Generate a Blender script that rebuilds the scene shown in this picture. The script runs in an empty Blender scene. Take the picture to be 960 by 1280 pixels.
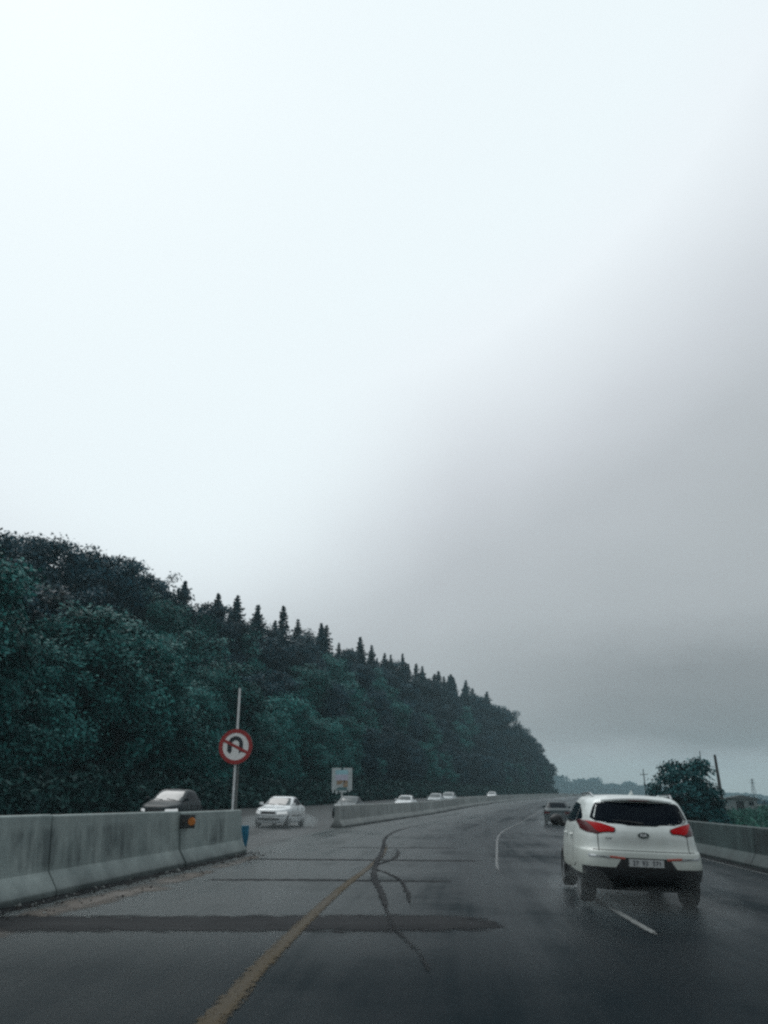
import bpy, bmesh, math, random
import numpy as np
from mathutils import Vector, Matrix

random.seed(11)
rng = np.random.default_rng(11)
R = math.radians
scene = bpy.context.scene
COL = scene.collection
PI = math.pi

# ------------------------------------------------------------------ terrain and road layout (metres)
EYE = 1.45
KY = [-60, -40, 0, 12.5, 25, 43, 60, 77, 99, 164, 200, 260, 340, 500, 900, 1600]
KX = [-8.2, -7.5, -6.2, -5.35, -4.1, -2.5, .6, 4.0, 9.4, 25.0, 35, 53, 82, 150, 330, 660]
KZ = [0, 0, 0, 0, 0, .1, .2, .32, .75, 1.55, 1.95, 2.6, 3.3, 4.6, 6, 6]
HY = [-60, 30, 60, 88, 120, 140, 190, 230, 280, 305, 325, 345, 380, 1600]
HH = [6, 6, 8, 11, 13.5, 14.5, 17.5, 19, 20, 15, 8, 2, 0, 0]
WID = 14.6          # carriageway width, right of the median
OPP = 10.8          # opposite carriageway width


def herm(xs, ys):
    xs = np.array(xs, float); ys = np.array(ys, float)
    d = np.diff(ys) / np.diff(xs)
    m = np.r_[d[0], (d[1:] + d[:-1]) / 2, d[-1]]

    def f(x):
        i = np.clip(np.searchsorted(xs, x) - 1, 0, len(xs) - 2)
        h = xs[i + 1] - xs[i]; t = (x - xs[i]) / h
        return (2*t**3 - 3*t*t + 1)*ys[i] + (t**3 - 2*t*t + t)*h*m[i] + (-2*t**3 + 3*t*t)*ys[i+1] + (t**3 - t*t)*h*m[i+1]
    return f


xb = herm(KY, KX)
zl = herm(KY, KZ)


def hill(y):
    return np.interp(y, HY, HH)


def sstep(a, b, x):
    t = np.clip((x - a) / (b - a), 0, 1)
    return t * t * (3 - 2 * t)


def zroad(y, o):
    o = np.asarray(o, float)
    return zl(y) + .1 - np.where(o > 0, .02 * np.minimum(o, WID), .03 * np.maximum(o, -OPP) + .05 * np.minimum(0, np.maximum(o, -OPP) + 3.6))


def zland(y, o):
    """terrain height at station y, o metres to the right of the median barrier"""
    o = np.asarray(o, float); y = np.asarray(y, float)
    z = zroad(y, o) - .03
    z = z + hill(y) * sstep(-14.5, -33, o)
    z = z - 1.0 * sstep(WID + .8, WID + 7, o) - (zl(y) - .2) * .8 * sstep(WID + 10, WID + 120, o)
    z = z + np.where(np.abs(o - WID / 2) > 14, .12 * np.sin(y * .31 + o * .17) + .1 * np.sin(o * .43 - y * .13), 0) * sstep(15, 20, np.abs(o - WID / 2 + 1))
    return z


def P(y, o, dz=0.0):
    return Vector((float(xb(y)) + o, y, float(zroad(y, o)) + dz))


def L(y, o, dz=0.0):
    return Vector((float(xb(y)) + o, y, float(zland(y, o)) + dz))


def heading(y):
    """rotation about z that turns +Y into the road's direction"""
    s = float(xb(y + 1) - xb(y - 1)) / 2
    return -math.atan(s)


# ------------------------------------------------------------------ materials
def new_mat(name):
    m = bpy.data.materials.new(name); m.use_nodes = True
    nt = m.node_tree
    return m, nt, nt.nodes, nt.links, nt.nodes['Principled BSDF']


def simple(name, col, rough=.5, metal=0., spec=.5, coat=0., emit=None, noise=0., nscale=8., bump=0.):
    m, nt, N, K, b = new_mat(name)
    b.inputs['Base Color'].default_value = (*col, 1)
    b.inputs['Roughness'].default_value = rough
    b.inputs['Metallic'].default_value = metal
    b.inputs['Specular IOR Level'].default_value = spec
    b.inputs['Coat Weight'].default_value = coat
    b.inputs['Coat Roughness'].default_value = .08
    if emit:
        b.inputs['Emission Color'].default_value = (*emit[:3], 1)
        b.inputs['Emission Strength'].default_value = emit[3]
    if noise > 0 or bump > 0:
        tc = N.new('ShaderNodeTexCoord')
        n = N.new('ShaderNodeTexNoise'); n.inputs['Scale'].default_value = nscale
        n.inputs['Detail'].default_value = 6; n.inputs['Roughness'].default_value = .65
        K.new(tc.outputs['Object'], n.inputs['Vector'])
        if noise > 0:
            r = N.new('ShaderNodeValToRGB')
            r.color_ramp.elements[0].position = .3; r.color_ramp.elements[1].position = .7
            r.color_ramp.elements[0].color = (*[c * (1 - noise) for c in col], 1)
            r.color_ramp.elements[1].color = (*[min(1, c * (1 + noise * .5)) for c in col], 1)
            K.new(n.outputs['Fac'], r.inputs['Fac']); K.new(r.outputs['Color'], b.inputs['Base Color'])
        if bump > 0:
            bp = N.new('ShaderNodeBump'); bp.inputs['Strength'].default_value = bump
            bp.inputs['Distance'].default_value = .02
            K.new(n.outputs['Fac'], bp.inputs['Height']); K.new(bp.outputs['Normal'], b.inputs['Normal'])
    return m


def math_node(N, K, op, a, b=None, clamp=False):
    n = N.new('ShaderNodeMath'); n.operation = op; n.use_clamp = clamp
    for i, v in enumerate((a, b)):
        if v is None:
            continue
        if isinstance(v, (int, float)):
            n.inputs[i].default_value = v
        else:
            K.new(v, n.inputs[i])
    return n.outputs[0]


def ramp(N, K, fac, stops, interp='LINEAR'):
    r = N.new('ShaderNodeValToRGB'); r.color_ramp.interpolation = interp
    e = r.color_ramp.elements
    while len(e) < len(stops):
        e.new(.5)
    for el, (p, c) in zip(e, stops):
        el.position = p
        el.color = (c, c, c, 1) if isinstance(c, (int, float)) else (*c, 1)
    K.new(fac, r.inputs['Fac'])
    return r.outputs['Color']


def mixc(N, K, fac, a, b, mode='MIX'):
    n = N.new('ShaderNodeMix'); n.data_type = 'RGBA'; n.blend_type = mode
    for s, v in ((n.inputs[0], fac), (n.inputs[6], a), (n.inputs[7], b)):
        if isinstance(v, (int, float)):
            s.default_value = v
        elif isinstance(v, tuple):
            s.default_value = (*v, 1)
        else:
            K.new(v, s)
    return n.outputs[2]


def noise(N, K, vec, scale, detail=5, rough=.6, dist=0.):
    n = N.new('ShaderNodeTexNoise'); n.inputs['Scale'].default_value = scale
    n.inputs['Detail'].default_value = detail; n.inputs['Roughness'].default_value = rough
    n.inputs['Distortion'].default_value = dist
    K.new(vec, n.inputs['Vector'])
    return n.outputs['Fac']


def mapping(N, K, vec, scale=(1, 1, 1), loc=(0, 0, 0), rot=(0, 0, 0)):
    m = N.new('ShaderNodeMapping')
    m.inputs['Scale'].default_value = scale; m.inputs['Location'].default_value = loc
    m.inputs['Rotation'].default_value = rot
    K.new(vec, m.inputs['Vector'])
    return m.outputs['Vector']


def asphalt_material(name, c0, c1, edge=None, rough=(.2, .5), alpha=None, spec=.5):
    """wet asphalt: aggregate speckle, long tyre-worn streaks along the road (uv.x across in metres, uv.y along), damp patches"""
    m, nt, N, K, b = new_mat(name)
    uv = N.new('ShaderNodeUVMap').outputs['UV']
    tc = N.new('ShaderNodeTexCoord').outputs['Object']
    streak = noise(N, K, mapping(N, K, uv, (1.1, .05, 1)), 1.0, 5, .6)
    blotch = noise(N, K, tc, .22, 6, .62)
    fine = noise(N, K, tc, 38, 3, .7)
    grit = noise(N, K, tc, 140, 2, .7)
    f = math_node(N, K, 'ADD', math_node(N, K, 'MULTIPLY', streak, .55), math_node(N, K, 'MULTIPLY', blotch, .45))
    col = ramp(N, K, f, [(.36, c0), (.64, c1)])
    col = mixc(N, K, .55, col, ramp(N, K, grit, [(.3, .12), (.72, 2.0)]), 'MULTIPLY')
    if edge is not None:
        sep = N.new('ShaderNodeSeparateXYZ'); K.new(uv, sep.inputs[0])
        # base colour blends to the paler edge tone beside the median, left of the yellow line
        wob = math_node(N, K, 'ADD', sep.outputs[0], math_node(N, K, 'MULTIPLY', math_node(N, K, 'SUBTRACT', blotch, .5), 3.0))
        e1 = ramp(N, K, math_node(N, K, 'DIVIDE', wob, 14.6), [(.0, 1.), (.20, .9), (.33, .55), (.42, .10), (.6, 0.)])
        # the pale edge tone fades in beyond the wide tar band; darker before it
        sep3 = N.new('ShaderNodeSeparateXYZ'); K.new(tc, sep3.inputs[0])
        yw = math_node(N, K, 'ADD', sep3.outputs[1], math_node(N, K, 'MULTIPLY', math_node(N, K, 'SUBTRACT', blotch, .5), 3.0))
        far_fac = ramp(N, K, math_node(N, K, 'DIVIDE', yw, 40.), [(.20, .12), (.29, .8), (.45, 1.)])
        col = mixc(N, K, math_node(N, K, 'MULTIPLY', e1, far_fac), col, edge)
    K.new(col, b.inputs['Base Color'])
    wet = math_node(N, K, 'ADD', math_node(N, K, 'MULTIPLY', blotch, .5), math_node(N, K, 'MULTIPLY', streak, .5))
    rr = ramp(N, K, wet, [(.38, rough[0]), (.62, rough[1])])
    K.new(rr, b.inputs['Roughness'])
    sv = ramp(N, K, wet, [(.40, spec * 2.2), (.60, spec * .4)])
    if edge is not None:   # lower specular before the tar band and in the right lanes
        sv = math_node(N, K, 'MULTIPLY', sv, math_node(N, K, 'ADD', math_node(N, K, 'MULTIPLY', far_fac, .85), .15))
        sv = math_node(N, K, 'MULTIPLY', sv, math_node(N, K, 'ADD', math_node(N, K, 'MULTIPLY', e1, .8), .2))
    K.new(sv, b.inputs['Specular IOR Level'])
    bp = N.new('ShaderNodeBump'); bp.inputs['Strength'].default_value = .45; bp.inputs['Distance'].default_value = .012
    h = math_node(N, K, 'ADD', fine, math_node(N, K, 'MULTIPLY', grit, .6))
    K.new(h, bp.inputs['Height']); K.new(bp.outputs['Normal'], b.inputs['Normal'])
    if alpha is not None:
        lo, hi, sc = alpha
        a = noise(N, K, mapping(N, K, tc, (sc[0], sc[1], 1)), 1.0, 6, .7)
        sep2 = N.new('ShaderNodeSeparateXYZ'); K.new(uv, sep2.inputs[0])
        # uv.x runs 0..1 across a strip: ragged edges
        edgefade = math_node(N, K, 'MULTIPLY', math_node(N, K, 'MULTIPLY', sep2.outputs[0], math_node(N, K, 'SUBTRACT', 1.0, sep2.outputs[0])), 4.0)
        a2 = math_node(N, K, 'ADD', a, math_node(N, K, 'MULTIPLY', math_node(N, K, 'SUBTRACT', edgefade, .7), .42))
        endf = math_node(N, K, 'MULTIPLY', math_node(N, K, 'MULTIPLY', sep2.outputs[1], math_node(N, K, 'SUBTRACT', 1.0, sep2.outputs[1])), 4.0)
        endf = ramp(N, K, endf, [(0., 0.), (.28, 1.)])
        a2 = math_node(N, K, 'ADD', a2, math_node(N, K, 'MULTIPLY', math_node(N, K, 'SUBTRACT', endf, 1.), .3))
        K.new(ramp(N, K, a2, [(lo, 0.), (hi, 1.)]), b.inputs['Alpha'])
    return m


def concrete_material(name, c_lo, c_hi, stain, streakw=.7):
    m, nt, N, K, b = new_mat(name)
    tc = N.new('ShaderNodeTexCoord').outputs['Object']
    g = N.new('ShaderNodeNewGeometry')
    oi = N.new('ShaderNodeObjectInfo')
    pos = N.new('ShaderNodeVectorMath'); pos.operation = 'ADD'
    K.new(g.outputs['Position'], pos.inputs[0])
    pv = pos.outputs[0]
    base = noise(N, K, pv, 1.3, 7, .65)
    runs = noise(N, K, mapping(N, K, pv, (1.9, 1.9, .35)), 1.0, 6, .7)
    big = noise(N, K, pv, .45, 4, .6)
    grit = noise(N, K, pv, 55, 3, .7)
    col = ramp(N, K, base, [(.3, c_lo), (.7, c_hi)])
    f = math_node(N, K, 'MULTIPLY', ramp(N, K, runs, [(.42, 0.), (.58, 1.)]), ramp(N, K, big, [(.42, .08), (.56, 1.)]))
    # streaks run down the wall from its top and thin out on the sloping foot
    sep = N.new('ShaderNodeSeparateXYZ'); K.new(tc, sep.inputs[0])
    vert = ramp(N, K, sep.outputs[2], [(.28, .15), (.45, 1.), (.9, .9), (1.0, .3)])
    f = math_node(N, K, 'MULTIPLY', math_node(N, K, 'MULTIPLY', f, vert), streakw)
    col = mixc(N, K, f, col, stain)
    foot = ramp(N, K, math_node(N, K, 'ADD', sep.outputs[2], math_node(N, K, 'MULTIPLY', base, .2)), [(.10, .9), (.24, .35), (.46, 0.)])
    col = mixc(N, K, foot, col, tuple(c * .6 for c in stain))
    col = mixc(N, K, .35, col, ramp(N, K, grit, [(.3, .45), (.7, 1.35)]), 'MULTIPLY')
    rnd = math_node(N, K, 'ADD', math_node(N, K, 'MULTIPLY', oi.outputs['Random'], .22), .88)
    n = N.new('ShaderNodeMix'); n.data_type = 'RGBA'; n.blend_type = 'MULTIPLY'; n.inputs[0].default_value = 1
    K.new(col, n.inputs[6]); K.new(rnd, n.inputs[7])
    K.new(n.outputs[2], b.inputs['Base Color'])
    b.inputs['Roughness'].default_value = .62
    bp = N.new('ShaderNodeBump'); bp.inputs['Strength'].default_value = .35; bp.inputs['Distance'].default_value = .01
    K.new(math_node(N, K, 'ADD', grit, base), bp.inputs['Height']); K.new(bp.outputs['Normal'], b.inputs['Normal'])
    return m


def leaf_material(name, dark, light, var=.35):
    m, nt, N, K, b = new_mat(name)
    g = N.new('ShaderNodeNewGeometry'); oi = N.new('ShaderNodeObjectInfo')
    tc = N.new('ShaderNodeTexCoord').outputs['Object']
    cl = noise(N, K, tc, .55, 3, .6)
    f = math_node(N, K, 'ADD', math_node(N, K, 'MULTIPLY', g.outputs['Random Per Island'], .5), math_node(N, K, 'MULTIPLY', cl, .6))
    col = ramp(N, K, f, [(.2, dark), (.85, light)])
    k = math_node(N, K, 'ADD', math_node(N, K, 'MULTIPLY', oi.outputs['Random'], 2 * var), 1 - var)
    n = N.new('ShaderNodeMix'); n.data_type = 'RGBA'; n.blend_type = 'MULTIPLY'; n.inputs[0].default_value = 1
    K.new(col, n.inputs[6]); K.new(k, n.inputs[7])
    K.new(n.outputs[2], b.inputs['Base Color'])
    b.inputs['Roughness'].default_value = .55
    b.inputs['Specular IOR Level'].default_value = .10
    return m


M = {}
M['asphalt'] = asphalt_material('wet_asphalt', (.002, .006, .009), (.008, .015, .019), edge=(.060, .070, .071), rough=(.14, .44), spec=.13)
M['asphalt_far'] = asphalt_material('wet_asphalt_opposite', (.024, .029, .031), (.05, .056, .057), rough=(.3, .55), spec=.12)
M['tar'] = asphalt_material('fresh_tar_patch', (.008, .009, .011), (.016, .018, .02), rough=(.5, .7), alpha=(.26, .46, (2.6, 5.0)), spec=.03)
M['tar_thin'] = asphalt_material('tar_crack_seal', (.007, .008, .01), (.014, .016, .018), rough=(.5, .7), alpha=(.36, .54, (5.0, 5.0)), spec=.03)
M['tar_soft'] = asphalt_material('worn_tar_track', (.010, .012, .014), (.02, .022, .024), rough=(.5, .7), alpha=(.42, .78, (4.0, 1.5)), spec=.03)
M['yellow'] = asphalt_material('worn_yellow_paint', (.034, .027, .016), (.072, .052, .024), spec=.06, rough=(.45, .65), alpha=(.36, .56, (24., 9.)))
M['white_paint'] = asphalt_material('worn_white_paint', (.11, .12, .118), (.25, .26, .255), rough=(.3, .5), alpha=(.38, .56, (20., 9.)))
M['white_faint'] = asphalt_material('faint_white_paint', (.06, .068, .07), (.14, .15, .15), rough=(.3, .5), alpha=(.46, .62, (16., 6.)))
M['silt'] = asphalt_material('washed_silt', (.05, .043, .036), (.10, .084, .068), rough=(.5, .8), alpha=(.46, .66, (.9, .5)), spec=.2)
M['concrete'] = concrete_material('median_concrete', (.185, .235, .23), (.35, .41, .395), (.036, .055, .058), .8)
M['concrete_pale'] = concrete_material('far_concrete', (.24, .26, .255), (.34, .36, .345), (.10, .115, .115), .7)
M['concrete_dark'] = concrete_material('mossy_concrete', (.015, .033, .034), (.042, .072, .072), (.005, .014, .016), 1.0)
M['soil'] = simple('damp_soil', (.035, .042, .036), .9, noise=.6, nscale=.6)
M['bark'] = simple('bark', (.035, .034, .032), .9, noise=.5, nscale=6, bump=.4)
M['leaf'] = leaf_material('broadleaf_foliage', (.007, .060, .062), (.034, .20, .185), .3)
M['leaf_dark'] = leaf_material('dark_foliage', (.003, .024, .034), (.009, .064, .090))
M['scrub'] = leaf_material('scrub_foliage', (.004, .022, .024), (.020, .072, .066))
M['needle'] = leaf_material('conifer_needles', (.003, .022, .032), (.008, .055, .074))
M['leaf_right'] = leaf_material('roadside_tree_foliage', (.005, .032, .037), (.018, .09, .095))
M['grass'] = leaf_material('grass_blades', (.010, .055, .042), (.03, .12, .09))
M['white_car'] = simple('white_car_paint', (.74, .79, .77), .3, coat=.6, noise=.12, nscale=2.5)
M['white_car2'] = simple('white_saloon_paint', (.74, .77, .78), .3, coat=.6)
# road film thrown up over the lower tailgate and sills
m_ = M['white_car']; nt_ = m_.node_tree; b_ = nt_.nodes['Principled BSDF']; N_, K_ = nt_.nodes, nt_.links
src_ = b_.inputs['Base Color'].links[0].from_socket
oc_ = N_.new('ShaderNodeTexCoord').outputs['Object']
sp_ = N_.new('ShaderNodeSeparateXYZ'); K_.new(oc_, sp_.inputs[0])
n1_ = noise(N_, K_, mapping(N_, K_, oc_, (1., 1., .35)), 4.5, 6, .65)
zz_ = math_node(N_, K_, 'ADD', sp_.outputs[2], math_node(N_, K_, 'MULTIPLY', n1_, -.5))
dirt_ = ramp(N_, K_, zz_, [(.25, .75), (.62, .42), (.98, 0.)])
K_.new(mixc(N_, K_, dirt_, src_, (.37, .40, .345)), b_.inputs['Base Color'])
K_.new(ramp(N_, K_, dirt_, [(0., .28), (.8, .6)]), b_.inputs['Roughness'])
b_.inputs['Coat Weight'].default_value = .3
M['dirty_white'] = simple('road_film_on_white_paint', (.40, .42, .375), .45, coat=.3, noise=.3, nscale=5)
M['silver_car'] = simple('silver_car_paint', (.33, .37, .38), .3, .2, coat=.6)
M['dark_car'] = simple('dark_car_paint', (.012, .02, .024), .45, spec=.2)
M['grey_car'] = simple('grey_car_paint', (.07, .09, .095), .4, .2, coat=.2)
M['teal_car'] = simple('blue_grey_car_paint', (.010, .028, .034), .5, .1, coat=.1)
M['black_plastic'] = simple('black_plastic', (.013, .015, .017), .55, noise=.3, nscale=12)
M['gap'] = simple('panel_gap', (.03, .032, .032), .8)
M['glass'] = simple('tinted_glass', (.003, .006, .011), .08, spec=.03)
M['glass_clear'] = simple('windscreen_glass', (.035, .05, .053), .08, spec=.35)
M['tyre'] = simple('tyre_rubber', (.012, .013, .014), .65, bump=.3, nscale=30)
M['rim'] = simple('alloy_rim', (.32, .34, .35), .35, .8)
M['chrome'] = simple('chrome', (.6, .62, .62), .15, 1.)
M['red_lens'] = simple('red_lens', (.20, .002, .004), .3, spec=.08, emit=(1., .008, .014, .085))
M['red_dark'] = simple('dark_red_lens', (.085, .006, .009), .25, spec=.3, noise=.5, nscale=22)
M['red_reflector'] = simple('red_reflector', (.42, .075, .05), .3)
M['lamp'] = simple('headlamp_lens', (.6, .63, .65), .1, coat=.8, emit=(.95, 1., 1., .35))
M['lamp_off'] = simple('headlamp_off', (.33, .36, .37), .12, coat=.8)
M['plate'] = simple('number_plate_white', (.48, .5, .5), .4, noise=.35, nscale=30)
M['plate_ink'] = simple('plate_ink', (.03, .035, .05), .5)
M['badge'] = simple('badge_dark', (.02, .035, .032), .25, .3)
M['sign_white'] = simple('sign_white', (.82, .82, .80), .45, noise=.12, nscale=9)
M['sign_red'] = simple('sign_red', (.34, .022, .02), .45, noise=.25, nscale=9)
M['sign_black'] = simple('sign_black', (.016, .02, .026), .5)
M['post'] = simple('galvanised_post', (.72, .74, .74), .5, .1, noise=.2, nscale=5)
M['post_dark'] = simple('weathered_post', (.15, .155, .15), .7, noise=.4, nscale=6)
M['wood_pole'] = simple('wooden_pole', (.06, .058, .055), .85, noise=.4, nscale=4)
M['orange'] = simple('orange_reflector', (.48, .16, .03), .3)
M['amber_dull'] = simple('dull_amber_reflector', (.05, .034, .026), .4)
M['reflector_case'] = simple('reflector_case', (.035, .04, .042), .6)
M['blue'] = simple('blue_plastic', (.012, .16, .27), .45, noise=.25, nscale=10)
M['board_pale'] = simple('board_pale', (.50, .56, .56), .6, noise=.2, nscale=5)
M['board_blue'] = simple('board_sky', (.35, .62, .68), .6, noise=.25, nscale=3)
M['board_lilac'] = simple('board_lilac', (.55, .55, .66), .6, noise=.2, nscale=4)
M['board_ochre'] = simple('board_ochre', (.36, .26, .17), .6, noise=.4, nscale=6)
M['board_teal'] = simple('board_teal', (.10, .21, .22), .6, noise=.3, nscale=6)
M['board_dark'] = simple('board_dark', (.05, .05, .05), .6)
M['shed_wall'] = simple('shed_render', (.22, .25, .25), .8, noise=.3, nscale=2)
M['shed_roof'] = simple('shed_roof', (.10, .115, .115), .7, noise=.3, nscale=2)
M['steel'] = simple('pylon_steel', (.12, .13, .135), .6, .3)


# ------------------------------------------------------------------ object helpers
def link(name, verts, faces, mat, parent=None, smooth=False, mats=None, idx=None, loc=None):
    me = bpy.data.meshes.new(name)
    me.from_pydata([tuple(v) for v in verts], [], [tuple(f) for f in faces])
    for mm in (mats or [mat]):
        me.materials.append(mm)
    if idx is not None:
        me.polygons.foreach_set('material_index', idx)
    if smooth:
        me.polygons.foreach_set('use_smooth', [True] * len(me.polygons))
    me.update()
    o = bpy.data.objects.new(name, me); COL.objects.link(o)
    if parent is not None:
        o.parent = parent
    if loc is not None:
        o.location = loc
    return o


def tag(o, label=None, cat=None, group=None, kind=None):
    if label: o['label'] = label
    if cat: o['category'] = cat
    if group: o['group'] = group
    if kind: o['kind'] = kind
    return o


def empty(name, loc, rz=0., label=None, cat=None, group=None):
    o = bpy.data.objects.new(name, None); COL.objects.link(o)
    o.location = loc; o.rotation_euler = (0, 0, rz); o.empty_display_size = .3
    return tag(o, label, cat, group)


class MB:
    """collects shapes for one mesh"""
    def __init__(s):
        s.v = []; s.f = []; s.i = []

    def add(s, v, f, i=0):
        n = len(s.v); s.v += [tuple(x) for x in v]; s.f += [tuple(a + n for a in q) for q in f]; s.i += [i] * len(f)
        return s

    def box(s, c, d, i=0, rot=None):
        x, y, z = (k / 2 for k in d)
        vs = [Vector((a * x, b * y, e * z)) for a in (-1, 1) for b in (-1, 1) for e in (-1, 1)]
        if rot is not None:
            vs = [rot @ v for v in vs]
        vs = [v + Vector(c) for v in vs]
        return s.add(vs, [(0, 1, 3, 2), (4, 6, 7, 5), (0, 4, 5, 1), (2, 3, 7, 6), (0, 2, 6, 4), (1, 5, 7, 3)], i)

    def tube(s, pts, rad, n=8, i=0, cap=True):
        pts = [Vector(p) for p in pts]
        if not hasattr(rad, '__len__'):
            rad = [rad] * len(pts)
        vs = []; fs = []
        for k, p in enumerate(pts):
            d = (pts[min(k + 1, len(pts) - 1)] - pts[max(k - 1, 0)]).normalized()
            a = d.orthogonal().normalized() if abs(d.z) < .9 else d.cross(Vector((0, 1, 0))).normalized()
            b = d.cross(a)
            for j in range(n):
                t = 2 * PI * j / n
                vs.append(p + (a * math.cos(t) + b * math.sin(t)) * rad[k])
        for k in range(len(pts) - 1):
            for j in range(n):
                fs.append((k * n + j, k * n + (j + 1) % n, (k + 1) * n + (j + 1) % n, (k + 1) * n + j))
        if cap:
            fs.append(tuple(range(n))[::-1]); fs.append(tuple(range((len(pts) - 1) * n, len(pts) * n)))
        return s.add(vs, fs, i)

    def prism(s, poly, y0, y1, i=0):
        """polygon in x,z extruded along y"""
        n = len(poly)
        v = [(x, y0, z) for x, z in poly] + [(x, y1, z) for x, z in poly]
        f = [tuple(range(n)), tuple(range(2 * n - 1, n - 1, -1))] + [(k, n + k, n + (k + 1) % n, (k + 1) % n) for k in range(n)]
        return s.add(v, f, i)

    def build(s, name, mat, parent=None, smooth=False, mats=None, loc=None):
        o = link(name, s.v, s.f, mat, parent, False, mats, s.i if mats else None, loc)
        if smooth:
            shade_auto(o)
        return o


def shade_auto(o, ang=38):
    me = o.data
    me.polygons.foreach_set('use_smooth', [True] * len(me.polygons))
    bm = bmesh.new(); bm.from_mesh(me)
    for e in bm.edges:
        e.smooth = not (len(e.link_faces) == 2 and e.calc_face_angle(0) > R(ang))
    bm.to_mesh(me); bm.free()


def bevel(o, w, seg=2):
    m = o.modifiers.new('bevel', 'BEVEL'); m.width = w; m.segments = seg; m.limit_method = 'ANGLE'
    return o


# ------------------------------------------------------------------ ground and road sheets
def sheet(name, ys, os_, zf, mat, uvs=None, up=0., smooth=True, kind='structure'):
    v = []; f = []
    nO = len(os_)
    for y in ys:
        z = zf(y, np.array(os_)) + up
        xx = float(xb(y))
        for k, o in enumerate(os_):
            v.append((xx + o, y, float(z[k])))
    for a in range(len(ys) - 1):
        for k in range(nO - 1):
            f.append((a * nO + k, a * nO + k + 1, (a + 1) * nO + k + 1, (a + 1) * nO + k))
    ob = link(name, v, f, mat, None, smooth)
    lay = ob.data.uv_layers.new(name='UVMap')
    li = np.empty(len(ob.data.loops), int); ob.data.loops.foreach_get('vertex_index', li)
    V = np.array([(os_[i % nO], ys[i // nO]) for i in range(len(v))], float)
    lay.data.foreach_set('uv', V[li].astype(np.float32).ravel())
    return tag(ob, kind=kind)


ys_near = list(np.arange(-40, 120, 1.5)) + list(np.arange(120, 420, 5)) + list(np.arange(420, 1501, 60))
os_land = [-420, -300, -200, -130, -90, -70, -55, -46, -40, -36, -33, -30, -27, -24, -21, -18, -16, -14.5, -13, -8, -3, 0, 4, 8, 12, 14.6, 16, 18, 21, 25, 30, 38, 50, 70, 100, 150, 220, 320, 480, 700]
sheet('ground', ys_near, os_land, zland, M['soil'])
os_main = list(np.linspace(.0, WID, 16))
sheet('road', ys_near, os_main, zroad, M['asphalt'])
sheet('opposite_road', ys_near, list(np.linspace(-OPP, -.001, 12)), zroad, M['asphalt_far'])
scene_bounds = (-430, 1100)


def strip(name, pts, widths, mat, up=.004, jitter=0., seed=0):
    """painted or tarred strip following (y, o) points on the road"""
    rs = np.random.default_rng(seed)
    pts = np.array(pts, float)
    n = max(12, int(np.abs(np.diff(pts[:, 0])).sum() / .35 + np.abs(np.diff(pts[:, 1])).sum() / .25))
    t = np.linspace(0, 1, n); tk = np.linspace(0, 1, len(pts))
    yy = herm(tk, pts[:, 0])(t) if len(pts) > 2 else np.interp(t, tk, pts[:, 0])
    oo = herm(tk, pts[:, 1])(t) if len(pts) > 2 else np.interp(t, tk, pts[:, 1])
    ww = np.interp(t, np.linspace(0, 1, len(widths)), widths)
    X = np.array([xb(a) for a in yy]) + oo
    d = np.stack([np.gradient(X), np.gradient(yy)], 1); d /= np.linalg.norm(d, axis=1)[:, None]
    nx, ny = d[:, 1], -d[:, 0]
    v = []; f = []; uv = []
    C = 5
    for k in range(n):
        jl, jr = rs.normal(0, jitter, 2) if jitter else (0, 0)
        for c in range(C):
            s = (c / (C - 1) - .5) * ww[k] + (jl if c == 0 else jr if c == C - 1 else 0)
            x, y = X[k] + nx[k] * s, yy[k] + ny[k] * s
            v.append((x, y, float(zroad(y, x - float(xb(y)))) + up)); uv.append((c / (C - 1), t[k]))
    for k in range(n - 1):
        for c in range(C - 1):
            f.append((k * C + c, k * C + c + 1, (k + 1) * C + c + 1, (k + 1) * C + c))
    ob = link(name, v, f, mat, None, True)
    # face up
    if ob.data.polygons[0].normal.z < 0:
        ob.data.flip_normals()
    lay = ob.data.uv_layers.new(name='UVMap')
    li = np.empty(len(ob.data.loops), int); ob.data.loops.foreach_get('vertex_index', li)
    lay.data.foreach_set('uv', np.array(uv, np.float32)[li].ravel())
    return tag(ob, kind='structure')


# yellow edge line, left of the lane
strip('yellow_line', [(2, 4.65), (6.4, 4.61), (8.2, 4.54), (11.9, 4.43), (16, 4.32), (22.8, 4.15), (30, 3.8)], [.28, .28, .26, .24, .21, .17], M['yellow'], .008, .004, 3)
# lane dashes
strip('lane_line', [(10.7, 8.8), (14, 8.7), (17.2, 8.6)], [.15, .16], M['white_paint'], .008, .004, 20)
strip('lane_line', [(18.5, 7.2), (24, 7.3), (30, 7.6), (38, 8.1), (46, 8.6), (58, 9.0), (77, 9.3), (110, 9.5)], [.13, .15, .16, .16, .15], M['white_faint'], .008, .006, 21)
strip('edge_line', [(5, 13.6), (30, 13.6), (60, 13.6), (120, 13.6)], [.14], M['white_faint'], .008, .008, 31)
# transverse tar bands
strip('tar_band', [(10.6, .2), (10.8, 1.9), (11.1, 3.7), (11.4, 5.4), (11.65, 6.9)], [1.5, 1.45, 1.6, 1.7, 1.5], M['tar'], .004, .02, 4)
strip('tar_band', [(16.5, 1.6), (16.9, 3.4), (17.3, 6.4)], [.42, .46, .5, .4], M['tar_thin'], .004, .02, 5)
strip('tar_band', [(22.1, .9), (22.6, 3.5), (23.3, 7.0)], [.6, .65, .75, .55], M['tar_thin'], .004, .03, 6)
strip('tar_band', [(27.8, 2.2), (28.3, 4.2), (28.9, 6.4)], [.2, .3, .2], M['tar_thin'], .004, .03, 7)
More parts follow.
